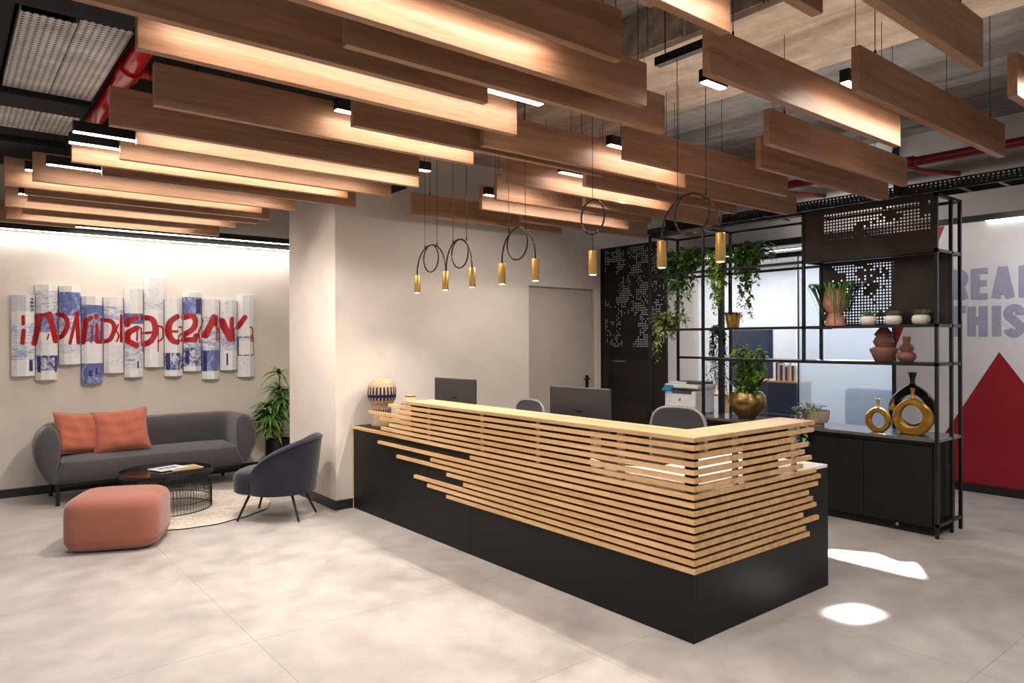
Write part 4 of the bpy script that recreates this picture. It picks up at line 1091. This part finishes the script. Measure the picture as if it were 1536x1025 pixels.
path += [((xl + rad + (xr_ - xl - 2 * rad) * t / nx, yb), (0, -1)) for t in range(1, nx + 1)]
for i in range(1, 7):
    a = PI / 2 - (PI / 2) * i / 6; path.append(((xr_ - rad + rad * math.cos(a), yb - rad + rad * math.sin(a)), (-math.cos(a), -math.sin(a))))
path += [((xr_, yb - rad - (yb - rad - yf) * t), (-1, 0)) for t in (0.33, 0.66, 1.0)]
rings = []
def secring(c, nin, s_=1.0, dy=0.0):
    zc = 0.475
    return [W_(c[0] + nin[0] * (o * s_), c[1] + nin[1] * (o * s_) + dy, zc + (z - zc) * (s_ if s_ < 1 else 1)) for o, z in prof]
for s_, dy in ((0.25, -0.052), (0.7, -0.04), (0.92, -0.02)): rings.append(secring(path[0][0], path[0][1], s_, dy))
for c, nin in path: rings.append(secring(c, nin))
for s_, dy in ((0.92, -0.02), (0.7, -0.04), (0.25, -0.052)): rings.append(secring(path[-1][0], path[-1][1], s_, dy))
part('back_and_arms', MB().rings(rings), M['sofa'], so, smooth=True, sub=1)
# piping seams along the arm fronts and the top edge
for (cc, nn, s_) in ((path[0][0], path[0][1], -1), (path[-1][0], path[-1][1], -1)):
    pts = [Vector(W_(cc[0] + nn[0] * o, cc[1] - 0.006, z)) for o, z in prof]
    part('piping', MB().tube(pts, 0.0028, 6, closed=True), M['piping'], so, smooth=True)
tops = [W_(c[0] + n_[0] * 0.0, c[1] + n_[1] * 0.0, 0.748) for c, n_ in path]
part('piping', MB().tube(tops, 0.0028, 6), M['piping'], so, smooth=True)
st = MB(); n = 40
def rr_ring(x0, x1, y0, y1, z, rad_=0.05, n=40):
    pts = []; cs = [(x1 - rad_, y1 - rad_, 0), (x0 + rad_, y1 - rad_, 90), (x0 + rad_, y0 + rad_, 180), (x1 - rad_, y0 + rad_, 270)]
    for cx_, cy_, a0 in cs:
        for i in range(n // 4):
            a = math.radians(a0 + 90 * i / (n // 4 - 1)); pts.append(W_(cx_ + rad_ * math.cos(a), cy_ + rad_ * math.sin(a), z))
    return pts
st.rings([rr_ring(0.80, 2.555, 7.84, 8.30, 0.205), rr_ring(0.785, 2.57, 7.805, 8.30, 0.225), rr_ring(0.83, 2.525, 7.775, 8.30, 0.30), rr_ring(0.865, 2.49, 7.77, 8.30, 0.37), rr_ring(0.87, 2.485, 7.79, 8.30, 0.41), rr_ring(0.90, 2.455, 7.85, 8.28, 0.435), rr_ring(1.1, 2.25, 8.0, 8.2, 0.45)])
part('seat', st, M['sofa'], so, smooth=True)
part('piping', MB().tube([W_(0.80, 7.80, 0.222), W_(2.55, 7.80, 0.222)], 0.004, 6), M['piping'], so, smooth=True)
part('base_frame', MB().box(W_(0.86, 7.88, 0.165), W_(2.50, 8.40, 0.21)), M['black'], so)
for x in (0.845, 2.51):
    for yy in (7.865, 8.42): part('leg', MB().tube([W_(x, yy, 0.0), W_(x, yy, 0.215)], 0.018, 12), M['black'], so, smooth=True)

def cushion(loc, rot, w_, h_, t_, lab, seed):
    random.seed(seed)
    N = 14; top = []; bot = []
    m = MB()
    def P_(i, j, s_):
        u = -1 + 2 * i / N; v = -1 + 2 * j / N
        ex = 1 - 0.10 * (1 - abs(u) ** 2) * 1.0 * (abs(v) ** 6); ey = 1 - 0.10 * (1 - abs(v) ** 2) * (abs(u) ** 6)
        th = t_ * ((1 - u ** 4) * (1 - v ** 4)) ** 0.55
        wr = 0.006 * math.sin(9 * u + 4 * v + seed) * (1 - u * u) + 0.005 * math.sin(13 * v - 5 * u * u + seed * 2)
        return (u * w_ / 2 * ey, s_ * (th / 2 + (wr if th > 0.01 else 0)), v * h_ / 2 * ex)
    vs = [P_(i, j, -1) for i in range(N + 1) for j in range(N + 1)] + [P_(i, j, 1) for i in range(N + 1) for j in range(N + 1)]
    K = (N + 1) ** 2; fs = []
    for i in range(N):
        for j in range(N):
            a = i * (N + 1) + j; fs.append((a, a + 1, a + N + 2, a + N + 1)); fs.append((K + a, K + a + N + 1, K + a + N + 2, K + a + 1))
    for i in range(N):
        for (a, b_) in ((i, i + 1), (N * (N + 1) + i, N * (N + 1) + i + 1), (i * (N + 1), (i + 1) * (N + 1)), (i * (N + 1) + N, (i + 1) * (N + 1) + N)): fs.append((a, b_, K + b_, K + a))
    m.add(vs, fs)
    r = thing('cushion', lab, 'cushion', loc); r.rotation_euler = rot
    part('cover', m, M['coral'], r, smooth=True, sub=1)
    edge = [(-w_ / 2, 0, -h_ / 2), (w_ / 2, 0, -h_ / 2), (w_ / 2, 0, h_ / 2), (-w_ / 2, 0, h_ / 2)]
    pts = []
    for (i0, j0, i1, j1) in ((0, 0, N, 0), (N, 0, N, N), (N, N, 0, N), (0, N, 0, 0)):
        for k in range(N): pts.append((lambda p: (p[0] * 1.004, 0, p[2] * 1.004))(P_(i0 + (i1 - i0) * k // N, j0 + (j1 - j0) * k // N, 0)))
    part('seam', MB().tube(pts, 0.003, 5, closed=True), M['coral'], r, smooth=True)
    return r
cushion((1.06, 8.10, 0.645), (math.radians(-20), math.radians(5), math.radians(8)), 0.47, 0.42, 0.16, 'coral square cushion leaning at the left arm of the sofa', 3)
cushion((1.405, 8.03, 0.650), (math.radians(-22), math.radians(-4), math.radians(-6)), 0.51, 0.44, 0.16, 'coral square cushion overlapping the other, further right on the sofa', 5)
random.seed(21)

# ------------------------------------------------------------------ pouf
def superbox(w_, d_, h_, e=0.32, nu=40, nv=24):
    m = MB(); rings = []
    for j in range(nv + 1):
        ph = -PI / 2 + PI * j / nv; cp, sp = math.cos(ph), math.sin(ph)
        rz_ = abs(cp) ** e; z = math.copysign(abs(sp) ** e, sp) * h_ / 2
        ring = []
        for i in range(nu):
            a = 2 * PI * i / nu; ca, sa = math.cos(a), math.sin(a)
            ring.append((math.copysign(abs(ca) ** e, ca) * w_ / 2 * max(rz_, 0.001), math.copysign(abs(sa) ** e, sa) * d_ / 2 * max(rz_, 0.001), z + h_ / 2))
        rings.append(ring)
    return m.rings(rings), rings
pf = thing('pouf', 'terracotta wool pouf with softly rounded corners at the lower left', 'pouf', (1.06, 6.13, 0.0), math.radians(-24))
mm, rg = superbox(0.655, 0.60, 0.405, 0.38)
part('cover', mm, M['pouf'], pf, smooth=True)
k = min(range(len(rg)), key=lambda i: abs(rg[i][0][2] - 0.085))
part('seam', MB().tube([Vector(p) * 1.0 + Vector((p[0], p[1], 0)).normalized() * 0.001 for p in rg[k]], 0.003, 6, closed=True), plain('seam dark', sr(140, 70, 54), 0.9), pf, smooth=True)

# ------------------------------------------------------------------ rug, coffee table, magazines
rg_ = MB(); n = 96; rr0 = 0.79
rings = []
for s_, z in ((1.0, 0.0005), (1.0, 0.010), (0.985, 0.014)):
    rings.append([(rr0 * s_ * (1 + 0.012 * math.sin(7 * a) + 0.008 * math.sin(17 * a + 1)) * math.cos(a), rr0 * s_ * (1 + 0.012 * math.sin(7 * a) + 0.008 * math.sin(17 * a + 1)) * math.sin(a), z) for a in [2 * PI * i / n for i in range(n)]])
rg_.rings(rings)
ru = tag(rg_.build('round_rug', M['rug'], None, smooth=True, loc=(1.70, 7.0, 0)), 'round cream looped rug under the coffee table', 'rug')
part('binding', MB().tube([(p[0], p[1], 0.005) for p in rings[1]], 0.005, 6, closed=True), M['piping'], ru, smooth=True)
ct = thing('coffee_table', 'round black wire coffee table with a dark glass top on the rug', 'coffee table', (1.60, 7.05, 0.0145))
TR = 0.40; TH = 0.338
def prof_wire(t):  # t 0 bottom .. 1 top
    pts = [(0.0, 0.385), (0.60, 0.385), (0.70, 0.368), (0.80, 0.345), (0.88, 0.355), (1.0, 0.385)]
    for (a, ra), (b_, rb) in zip(pts[:-1], pts[1:]):
        if t <= b_: return ra + (rb - ra) * (t - a) / (b_ - a)
    return 0.385
NW = 84
for i in range(NW):
    a = 2 * PI * i / NW
    part('wire', MB().tube([(prof_wire(t) * math.cos(a), prof_wire(t) * math.sin(a), 0.006 + t * (TH - 0.02)) for t in (0, 0.3, 0.6, 0.7, 0.8, 0.88, 1.0)], 0.0024, 5), M['black'], ct)
for z, rr in ((0.006, 0.385), (0.085, 0.385), (0.006 + 0.8 * (TH - 0.02), 0.345)):
    part('hoop', MB().tube([(rr * math.cos(2 * PI * i / 64), rr * math.sin(2 * PI * i / 64), z) for i in range(64)], 0.004, 6, closed=True), M['black'], ct, smooth=True)
part('rim', MB().lathe([(TR - 0.02, TH - 0.014), (TR, TH - 0.014), (TR + 0.002, TH + 0.018), (TR - 0.008, TH + 0.018), (TR - 0.012, TH - 0.004), (TR - 0.02, TH - 0.004)], 96, cap=False), M['black'], ct, smooth=True)
part('glass_top', MB().lathe([(0, TH - 0.010), (TR - 0.012, TH - 0.010), (TR - 0.012, TH), (0, TH)], 96), M['tableglass'], ct)
magc = [M['paper'], plain('magazine cover pale', sr(206, 204, 210), 0.35), plain('magazine cover ochre', sr(196, 168, 110), 0.35)]
for i, (dx, dy, a, mt, lab) in enumerate(((0.04, 0.10, 0.35, 1, 'white magazine with dark masthead lying on the coffee table'), (0.17, 0.08, 0.15, 2, 'ochre covered magazine on the coffee table under the white one'))):
    r = thing('magazine', lab, 'magazine', (1.60 + dx, 7.05 + dy, 0.0145 + TH + 0.0008 + (0.0 if i else 0.007)), a)
    part('cover', MB().box((-0.14, -0.105, 0), (0.14, 0.105, 0.006)), magc[mt], r)
    m = MB()
    if i == 0:
        for q in range(3): m.box((-0.09 + q * 0.062, -0.03, 0.006), (-0.045 + q * 0.062, 0.045, 0.0063)); 
    else: m.box((-0.12, -0.08, 0.006), (0.12, -0.05, 0.0063))
    part('cover_print', m, M['piping'], r)

# ------------------------------------------------------------------ armchair
fa = math.atan2(0.36, -0.40)
ac = thing('armchair', 'low navy velvet armchair with curved shell back and thin black legs by the column', 'armchair', (2.30, 6.165, 0), fa)
# local +x = the way the chair faces
def shell_pt(th, s_, off):
    """th -1..1 around the back (0 = centre of the back), s_ 0..1 up, off outward offset"""
    a = PI + th * math.radians(118)
    top = 0.33 + 0.385 * max(0.0, math.cos(th * PI / 2)) ** 0.52
    z = 0.235 + (top - 0.235) * s_
    fl = 0.055 * (z - 0.235) / 0.45
    rx = 0.285 + off + fl; ry = 0.285 + off + fl * 0.6
    bx_ = 0.0 + rx * math.cos(a); by_ = ry * math.sin(a)
    if math.cos(a) > 0: bx_ = rx * math.cos(a) * 1.0
    return (bx_ - 0.02, by_, z)
NT_, NS = 36, 8
rings = []
for i in range(NT_ + 1):
    th = -1 + 2 * i / NT_; ring = []
    tk = 0.028 * (1 - 0.5 * abs(th) ** 6)
    for s_ in range(NS + 1): ring.append(shell_pt(th, s_ / NS, tk))
    top = shell_pt(th, 1.0, 0.0); ring.append((top[0], top[1], top[2] + 0.016))
    for s_ in range(NS, -1, -1): ring.append(shell_pt(th, s_ / NS, -tk))
    rings.append(ring)
part('shell', MB().rings(rings), M['navy'], ac, smooth=True)
part('piping', MB().tube([Vector(shell_pt(-1 + 2 * i / NT_, 0.97, 0.032)) for i in range(NT_ + 1)], 0.005, 6), M['navy'], ac, smooth=True)
# rolled head pad along the rear top
pad = []
for i in range(15):
    th = -0.36 + 0.72 * i / 14; c = Vector(shell_pt(th, 0.97, -0.015)); a = PI + th * math.radians(118); rr = 0.042 * (1 - abs((i - 7) / 7.0) ** 3 * 0.75)
    pad.append([(c.x + rr * math.cos(b_) * math.cos(a) * 1.0, c.y + rr * math.cos(b_) * math.sin(a), c.z + 0.0 + rr * math.sin(b_) * 0.9) for b_ in [2 * PI * j / 14 for j in range(14)]])
part('head_roll', MB().rings(pad), M['navy'], ac, smooth=True)
seat = []
def dplan(s_, z, n=48):
    out = []
    for i in range(n):
        a = 2 * PI * i / n; ca, sa = math.cos(a), math.sin(a)
        rx = 0.27 if ca < 0 else 0.30; e = 1.0 if ca < 0 else 0.55
        out.append((0.04 + rx * s_ * math.copysign(abs(ca) ** e, ca), 0.255 * s_ * math.copysign(abs(sa) ** (e if ca > 0 else 1), sa), z))
    return out
part('seat', MB().rings([dplan(0.90, 0.232), dplan(0.985, 0.25), dplan(1.0, 0.31), dplan(1.0, 0.37), dplan(0.97, 0.405), dplan(0.88, 0.425), dplan(0.5, 0.435)]), M['navy'], ac, smooth=True)
inv = Matrix.Rotation(-fa, 3, 'Z')
for fx, fy in ((1.965, 6.203), (2.255, 6.508), (2.366, 5.841), (2.625, 6.087)):
    p = inv @ (Vector((fx, fy, 0)) - Vector((2.30, 6.165, 0)))
    t = Vector((p.x * 0.66, p.y * 0.66, 0.24))
    part('leg', MB().tube([p, p.lerp(t, 0.97), t], [0.009, 0.012, 0.012], 10), M['black'], ac, smooth=True)

# ------------------------------------------------------------------ floor plant by the column
fp = thing('floor_plant', 'tall leafy green plant in a black cylinder pot beside the column', 'plant', (3.07, 8.2, 0), 0)
part('pot', MB().lathe([(0, 0), (0.135, 0), (0.14, 0.01), (0.145, 0.40), (0.132, 0.40), (0.13, 0.37), (0, 0.37)], 40), M['black'], fp, smooth=True)
part('soil', MB().lathe([(0, 0.371), (0.13, 0.371), (0, 0.38)], 24), M['soil'], fp)
fm, sm, fv = MB(), MB(), MB()
for i in range(6):
    a = random.uniform(0, 2 * PI); b0 = Vector((0.04 * math.cos(a), 0.04 * math.sin(a), 0.37)); top = Vector((0.11 * math.cos(a) - 0.02, 0.06 * math.sin(a), random.uniform(0.62, 1.12)))
    if i == 0: top = Vector((0.02, 0.0, 1.16))
    sm.tube([b0, b0.lerp(top, 0.5) + rv(0.015), top], 0.006, 6)
    for cl in range(3):
        c = b0.lerp(top, 1 - cl * 0.24)
        for k in range(22):
            a2 = 2.399 * k + cl; el = random.uniform(-0.1, 1.0)
            if c.x + 0.26 * math.cos(a2) > 0.12: 
                if random.random() < 0.6: continue
            leafquad(fm, c, (math.cos(a2), math.sin(a2) * 0.8, el), (0, 0, 1), random.uniform(0.18, 0.32) * (0.7 if math.cos(a2) > 0.3 else 1), 0.048, 0.55, 5)
for k in range(46):
    a2 = random.uniform(0, 2 * PI); leafquad(fv, (-0.04 + random.uniform(-.09, .1), random.uniform(-.1, .08), random.uniform(0.38, 0.52)), (math.cos(a2), math.sin(a2), random.uniform(0.1, 1)), (0, 0, 1), random.uniform(.06, .12), 0.05, 0.4)
part('foliage', fm, M['leaf'], fp, smooth=True); part('stem', sm, M['stem'], fp); part('lower_leaves', fv, M['leafpale'], fp, smooth=True)

# ------------------------------------------------------------------ printed tubes on the wall
STROKES = [([(0.629,1.796),(0.628,1.722)],0.013),([(0.631,1.657),(0.622,1.532)],0.016),([(0.722,1.529),(0.753,1.705),(0.769,1.804)],0.022),([(0.743,1.801),(0.848,1.824)],0.019),([(0.848,1.824),(0.905,1.556)],0.025),([(0.826,1.569),(0.842,1.621)],0.006),([(0.922,1.826),(0.98,1.802),(1.002,1.72),(0.969,1.619),(0.929,1.581)],0.019),([(1.023,1.528),(1.089,1.842)],0.013),([(1.089,1.842),(1.102,1.536)],0.018),([(1.143,1.536),(1.171,1.773)],0.02),([(1.166,1.754),(1.21,1.793)],0.02),([(1.262,1.542),(1.266,1.723)],0.014),([(1.261,1.816),(1.261,1.798)],0.019),([(1.229,1.709),(1.213,1.535)],0.007),([(1.317,1.775),(1.398,1.757),(1.426,1.685),(1.38,1.561),(1.271,1.542)],0.019),([(1.323,1.762),(1.308,1.554)],0.011),([(1.465,1.725),(1.444,1.666),(1.469,1.607),(1.448,1.547)],0.008),([(1.497,1.824),(1.496,1.547)],0.013),([(1.639,1.804),(1.573,1.776),(1.553,1.726)],0.024),([(1.639,1.687),(1.567,1.64),(1.555,1.56),(1.636,1.5)],0.027),([(1.644,1.7),(1.641,1.553)],0.008),([(1.648,1.707),(1.687,1.687),(1.693,1.54)],0.008),([(1.712,1.805),(1.797,1.782),(1.824,1.661),(1.784,1.553),(1.717,1.51)],0.026),([(1.711,1.634),(1.828,1.647)],0.013),([(1.853,1.715),(1.849,1.437)],0.006),([(1.856,1.715),(1.906,1.689),(1.909,1.593),(1.861,1.546)],0.009),([(1.712,1.553),(1.71,1.432)],0.005),([(2.046,1.821),(1.978,1.758),(1.962,1.648),(1.994,1.559),(2.045,1.535)],0.027),([(1.921,1.655),(2.046,1.655)],0.013),([(2.068,1.706),(2.113,1.701),(2.115,1.54)],0.009),([(2.107,1.635),(2.067,1.6),(2.067,1.552),(2.106,1.554)],0.007),([(2.126,1.812),(2.205,1.831),(2.241,1.768),(2.211,1.684),(2.132,1.621)],0.027),([(2.125,1.563),(2.23,1.562),(2.246,1.607)],0.027),([(2.331,1.79),(2.317,1.72)],0.008),([(2.313,1.72),(2.277,1.642),(2.294,1.544)],0.009),([(2.353,1.61),(2.439,1.821)],0.03),([(2.443,1.835),(2.454,1.735)],0.019),([(2.48,1.836),(2.479,1.55)],0.008),([(2.484,1.693),(2.507,1.679),(2.511,1.55)],0.008),([(2.535,1.779),(2.618,1.571)],0.032),([(2.642,1.802),(2.633,1.564)],0.024),([(2.67,1.694),(2.673,1.542)],0.01),([(2.717,1.702),(2.793,1.827)],0.024),([(2.854,1.71),(2.89,1.696),(2.892,1.537)],0.009),([(2.882,1.622),(2.858,1.586),(2.868,1.546)],0.007)]
def smooth_path(pts):
    if len(pts) < 4: return pts
    out = []
    for i in range(len(pts) - 1):
        p0 = pts[max(i - 1, 0)]; p1 = pts[i]; p2 = pts[i + 1]; p3 = pts[min(i + 2, len(pts) - 1)]
        for k in range(5):
            t = k / 5
            out.append(tuple(0.5 * (2 * p1[c] + (p2[c] - p0[c]) * t + (2 * p0[c] - 5 * p1[c] + 4 * p2[c] - p3[c]) * t * t + (3 * p1[c] - p0[c] - 3 * p2[c] + p3[c]) * t ** 3) for c in (0, 1)))
    return out + [pts[-1]]
STROKES = [(smooth_path(p_), h_ * 1.12) for p_, h_ in STROKES]
def seg_d(px, pz, a, b_):
    dx, dz = b_[0] - a[0], b_[1] - a[1]; L = dx * dx + dz * dz
    t = max(0, min(1, ((px - a[0]) * dx + (pz - a[1]) * dz) / L)) if L > 0 else 0
    return math.hypot(px - a[0] - t * dx, pz - a[1] - t * dz)
# x0, x1, top, bottom, ridge position, bands (material, share of the height from the top)
tubes = [
 (0.536,0.732,2.010,1.204,0.60,'g.20 w.14 p.14 l.14 g.02 p.16 w.20', 'leftmost, grey print with small upright word near its top'),
 (0.736,0.926,2.120,1.159,0.55,'w.06 l.24 b.20 w.10 s.14 d.16 w.10', 'second from the left, dark framed picture near its bottom'),
 (0.934,1.128,2.119,1.312,0.55,'w.08 b.30 p.22 w.14 l.12 w.14', 'third from the left, pale blue picture over its upper half'),
 (1.132,1.327,2.019,1.108,0.62,'w.10 b.42 w.25 b.23', 'fourth from the left, deep blue upper half and blue foot'),
 (1.336,1.525,2.016,1.211,0.60,'w.12 p.18 w.24 w.10 s.26 w.10', 'fifth from the left, speckled drawing low down'),
 (1.532,1.717,2.115,1.159,0.62,'w.28 b.12 w.20 p.14 l.16 w.10', 'sixth from the left, under the big round letter'),
 (1.726,1.923,2.249,1.263,0.62,'w.06 s.22 l.08 w.64', 'the highest one, plain white lower half'),
 (1.929,2.117,2.019,1.156,0.62,'w.70 d.22 w.08', 'plain white with a navy picture at its foot, right of the highest one'),
 (2.125,2.320,2.097,1.207,0.60,'w.06 b.22 w.34 p.08 d.24 w.06', 'fourth from the right, blue picture at its top'),
 (2.325,2.518,2.028,1.109,0.62,'w.22 l.18 p.24 b.26 w.10', 'third from the right, tall blue print to its foot'),
 (2.524,2.719,2.024,1.206,0.62,'s.32 w.14 p.26 w.28', 'second from the right, speckled top'),
 (2.724,2.920,2.087,1.121,0.62,'w.50 l.06 w.16 s.20 w.08', 'rightmost one, with a blue outlined box'),
]
M['ink'] = plain('navy ink', sr(40, 48, 104), 0.4)
PK = list(PR.keys()); PM = [PR[k] for k in PK]
for (x0, x1, zt, zb, rdg, bands, desc) in tubes:
    xa, xb = x0 + 0.001, x1 - 0.002; xm = x0 + (x1 - x0) * rdg
    y_e, y_r, y_m = YS - 0.045, YS - 0.108, YS - 0.098
    xq = x0 + (x1 - x0) * 0.22
    plan = [(xa, YS - 0.0005), (xa, y_e), (xq, YS - 0.092), (xm, y_r), (xb - 0.012, YS - 0.062), (xb, y_e), (xb, YS - 0.0005)]
    def ysurf(x):
        for (ax_, ay_), (bx_, by_) in zip(plan[1:-2], plan[2:-1]):
            if ax_ <= x <= bx_: return ay_ + (by_ - ay_) * (x - ax_) / (bx_ - ax_)
        return y_e
    r = thing('printed_tube', 'printed tube, ' + desc, 'wall art', (xm, YS, zb), 0, 'printed tubes over the sofa')
    m = MB(); z = zt; Hh = zt - zb; lv = [zt]; mats = []
    for bnd in bands.split():
        z -= float(bnd[1:]) * Hh; lv.append(max(z, zb)); mats.append(PK.index(bnd[0]))
    lv[-1] = zb
    for (za, zb_), mi in zip(zip(lv[:-1], lv[1:]), mats):
        for (a, b_) in zip(plan[:-1], plan[1:]):
            m.add([(a[0] - xm, a[1] - YS, zb_ - zb), (b_[0] - xm, b_[1] - YS, zb_ - zb), (b_[0] - xm, b_[1] - YS, za - zb), (a[0] - xm, a[1] - YS, za - zb)], [(0, 1, 2, 3)], mi)
    for zz in (0, zt - zb): m.add([(p[0] - xm, p[1] - YS, zz) for p in plan], [tuple(range(len(plan)))], 0)
    part('tube_body', m, PM, r)
    # small printed panels
    pnl = MB()
    def patch(u0, u1, w0, w1, off=0.0012):
        n = 10
        for i in range(n):
            xA = x0 + (x1 - x0) * (u0 + (u1 - u0) * i / n); xB = x0 + (x1 - x0) * (u0 + (u1 - u0) * (i + 1) / n)
            zA = zt - Hh * w0; zB = zt - Hh * w1
            pnl.add([(xA - xm, ysurf(xA) - off - YS, zB - zb), (xB - xm, ysurf(xB) - off - YS, zB - zb), (xB - xm, ysurf(xB) - off - YS, zA - zb), (xA - xm, ysurf(xA) - off - YS, zA - zb)], [(0, 1, 2, 3)])
    idx = tubes.index((x0, x1, zt, zb, rdg, bands, desc))
    pats = {0: [(0.72, 0.88, 0.80, 0.94)], 1: [(0.06, 0.2, 0.75, 0.92), (0.84, 0.93, 0.75, 0.92), (0.2, 0.84, 0.75, 0.765)], 3: [(0.3, 0.45, 0.85, 0.92), (0.6, 0.72, 0.82, 0.9), (0.55, 0.72, 0.2, 0.24)],
            5: [(0.1, 0.5, 0.80, 0.81), (0.6, 0.7, 0.82, 0.9)], 7: [(0.06, 0.24, 0.70, 0.92)], 8: [(0.08, 0.25, 0.74, 0.90), (0.62, 0.95, 0.08, 0.26)], 9: [(0.05, 0.2, 0.65, 0.9)], 10: [(0.28, 0.38, 0.76, 0.93)],
            11: [(0.0, 0.95, 0.51, 0.522), (0.0, 0.95, 0.73, 0.742), (0.0, 0.05, 0.51, 0.74), (0.9, 0.95, 0.51, 0.74)]}
    if idx in pats:
        for pt in pats[idx]:
            pnl = MB(); patch(*pt); part('print_patch', pnl, M['ink'], r)
    # red letters, laid over the folded surface as fine cells
    g = 0.0035; lm = MB(); cells = []
    nxs = int((xb - xa) / g)
    for i in range(nxs):
        cx_ = xa + (i + 0.5) * g
        for j in range(int((1.86 - 1.42) / g)):
            cz_ = 1.42 + (j + 0.5) * g
            if not (zb < cz_ < zt): continue
            hit = False
            for pts, hw in STROKES:
                if cx_ < min(p[0] for p in pts) - hw or cx_ > max(p[0] for p in pts) + hw: continue
                for a, b_ in zip(pts[:-1], pts[1:]):
                    if seg_d(cx_, cz_, a, b_) < hw: hit = True; break
                if hit: break
            if hit:
                xA, xB = cx_ - g / 2, cx_ + g / 2; o_ = 0.0022
                lm.add([(xA - xm, ysurf(xA) - o_ - YS, cz_ - g / 2 - zb), (xB - xm, ysurf(xB) - o_ - YS, cz_ - g / 2 - zb), (xB - xm, ysurf(xB) - o_ - YS, cz_ + g / 2 - zb), (xA - xm, ysurf(xA) - o_ - YS, cz_ + g / 2 - zb)], [(0, 1, 2, 3)])
    if lm.v: part('red_lettering', lm, M['redvinyl'], r)
    if idx == 0:
        lt = MB(); zz = zt - 0.02
        # the upright word "teen", reading downwards
        for ch in 'teen':
            sts = {'t': [[(0.0, 0.45), (0.75, 0.45), (0.85, 0.7)], [(0.25, 0.2), (0.25, 0.75)]],
                   'e': [[(0.5, 0.2), (0.5, 0.8), (0.25, 0.75), (0.1, 0.5), (0.25, 0.22), (0.75, 0.2), (0.9, 0.5), (0.8, 0.8)]],
                   'n': [[(0.1, 0.2), (0.9, 0.2)], [(0.3, 0.2), (0.1, 0.5), (0.3, 0.78), (0.9, 0.78)]]}[ch]
            for st_ in sts:   # (down, across) rotated a quarter turn
                for q in stroke_quads([(0.032 * (1 - p[0]), -0.032 * p[1]) for p in st_], 0.004):
                    lt.add([(x0 + 0.150 + p.x - xm, ysurf(x0 + 0.150 + p.x) - 0.003 - YS, zz + p.y - zb) for p in q], [(0, 1, 2, 3)])
            zz -= 0.037
        part('printed_word', lt, plain('navy word ink', sr(40, 44, 84), 0.4), r)

# ------------------------------------------------------------------ lamps
def area(loc, rot, sx, sy, e, col=(1, 0.93, 0.85), spread=180):
    l = bpy.data.lights.new('area_lamp', 'AREA'); l.shape = 'RECTANGLE'; l.size = sx; l.size_y = sy; l.energy = e; l.color = col; l.spread = math.radians(spread)
    o = bpy.data.objects.new('area_lamp', l); link(o); o.location = loc; o.rotation_euler = rot; return o
def spot(loc, tgt, e, ang=60, blend=0.6, col=(1, 0.93, 0.86), rad=0.04):
    l = bpy.data.lights.new('spot_lamp', 'SPOT'); l.energy = e; l.spot_size = math.radians(ang); l.spot_blend = blend; l.color = col; l.shadow_soft_size = rad
    o = bpy.data.objects.new('spot_lamp', l); link(o); o.location = loc
    o.rotation_euler = (Vector(tgt) - Vector(loc)).to_track_quat('-Z', 'Y').to_euler(); return o
wd = bpy.data.worlds.new('world'); S.world = wd; wd.use_nodes = True
wn_ = wd.node_tree; bg = wn_.nodes['Background']; bg.inputs[0].default_value = (1.0, 0.96, 0.92, 1); bg.inputs[1].default_value = 0.34
# lamps inside the pendant cylinders
for y in (5.44, 4.99, 4.605, 4.216, 3.83, 3.258, 2.691, 2.288):
    spot((PX, y, 1.955), (PX, y, 0), 20, 125, 0.7, (1, 0.92, 0.83), rad=0.02)
# unseen fill spots added level with the underside of the baffles
spot((1.75, 1.75, 2.67), (1.3, 2.6, 0), 140, 130, 0.8, rad=0.05)
spot((0.35, 3.6, 2.67), (0.6, 4.3, 0), 105, 130, 0.8, rad=0.05)
spot((1.75, 5.45, 2.67), (1.9, 6.4, 0.2), 120, 140, 0.8, rad=0.05)
spot((4.5, 4.0, 2.67), (4.2, 5.6, 0.6), 75, 130, 0.8, rad=0.05)
spot((3.9, 0.6, 2.67), (4.6, 1.3, 0), 78, 130, 0.8, rad=0.05)
spot((7.2, 1.2, 2.72), (8.0, 1.9, 1.2), 80, 130, 0.9, (0.96, 0.96, 1.0), rad=0.05)
spot((5.3, 2.75, 2.67), (6.1, 2.75, 0.8), 28, 80, 0.9, rad=0.05)
spot((7.3, 3.6, 2.70), (8.1, 3.6, 3.0), 22, 150, 0.9, rad=0.05)  # this and the next added, aimed up to brighten the bulkhead
spot((7.3, 2.4, 2.70), (8.1, 2.6, 2.9), 5, 150, 0.9, rad=0.05)
# hard edged patches on the floor right of the desk
def beam(src, tgt, sx, sy, e, spread): return area(src, (Vector(tgt) - Vector(src)).to_track_quat('-Z', 'Y').to_euler(), sx, sy, e, (1, 0.98, 0.95), spread)
beam((7.3, 3.60, 2.35), (4.98, 2.25, 0), 0.50, 0.26, 12, 2.5)
beam((7.0, 1.3, 2.55), (4.00, 1.90, 0), 0.15, 0.11, 2.6, 2.4)
area((4.2, 2.3, 3.02), (PI, 0, 0), 1.6, 2.6, 9, (1, 0.86, 0.72))  # unseen upward lamps from here, added to brighten the concrete ceiling
area((1.6, 1.4, 3.02), (PI, 0, 0), 1.8, 1.8, 6, (1, 0.88, 0.76))
area((5.6, 3.2, 3.05), (PI, 0, 0), 0.8, 3.0, 10, (1, 0.93, 0.86))
# office
area((9.3, 5.6, 2.72), (0, 0, 0), 1.8, 4.6, 70, (0.97, 0.98, 1.0))

S.view_settings.view_transform = 'Standard'
S.view_settings.look = 'None'
S.view_settings.exposure = 0.5
S.cycles.max_bounces = 8
S.cycles.transparent_max_bounces = 16
S.cycles.sample_clamp_indirect = 6.0
S.cycles.use_denoising = True
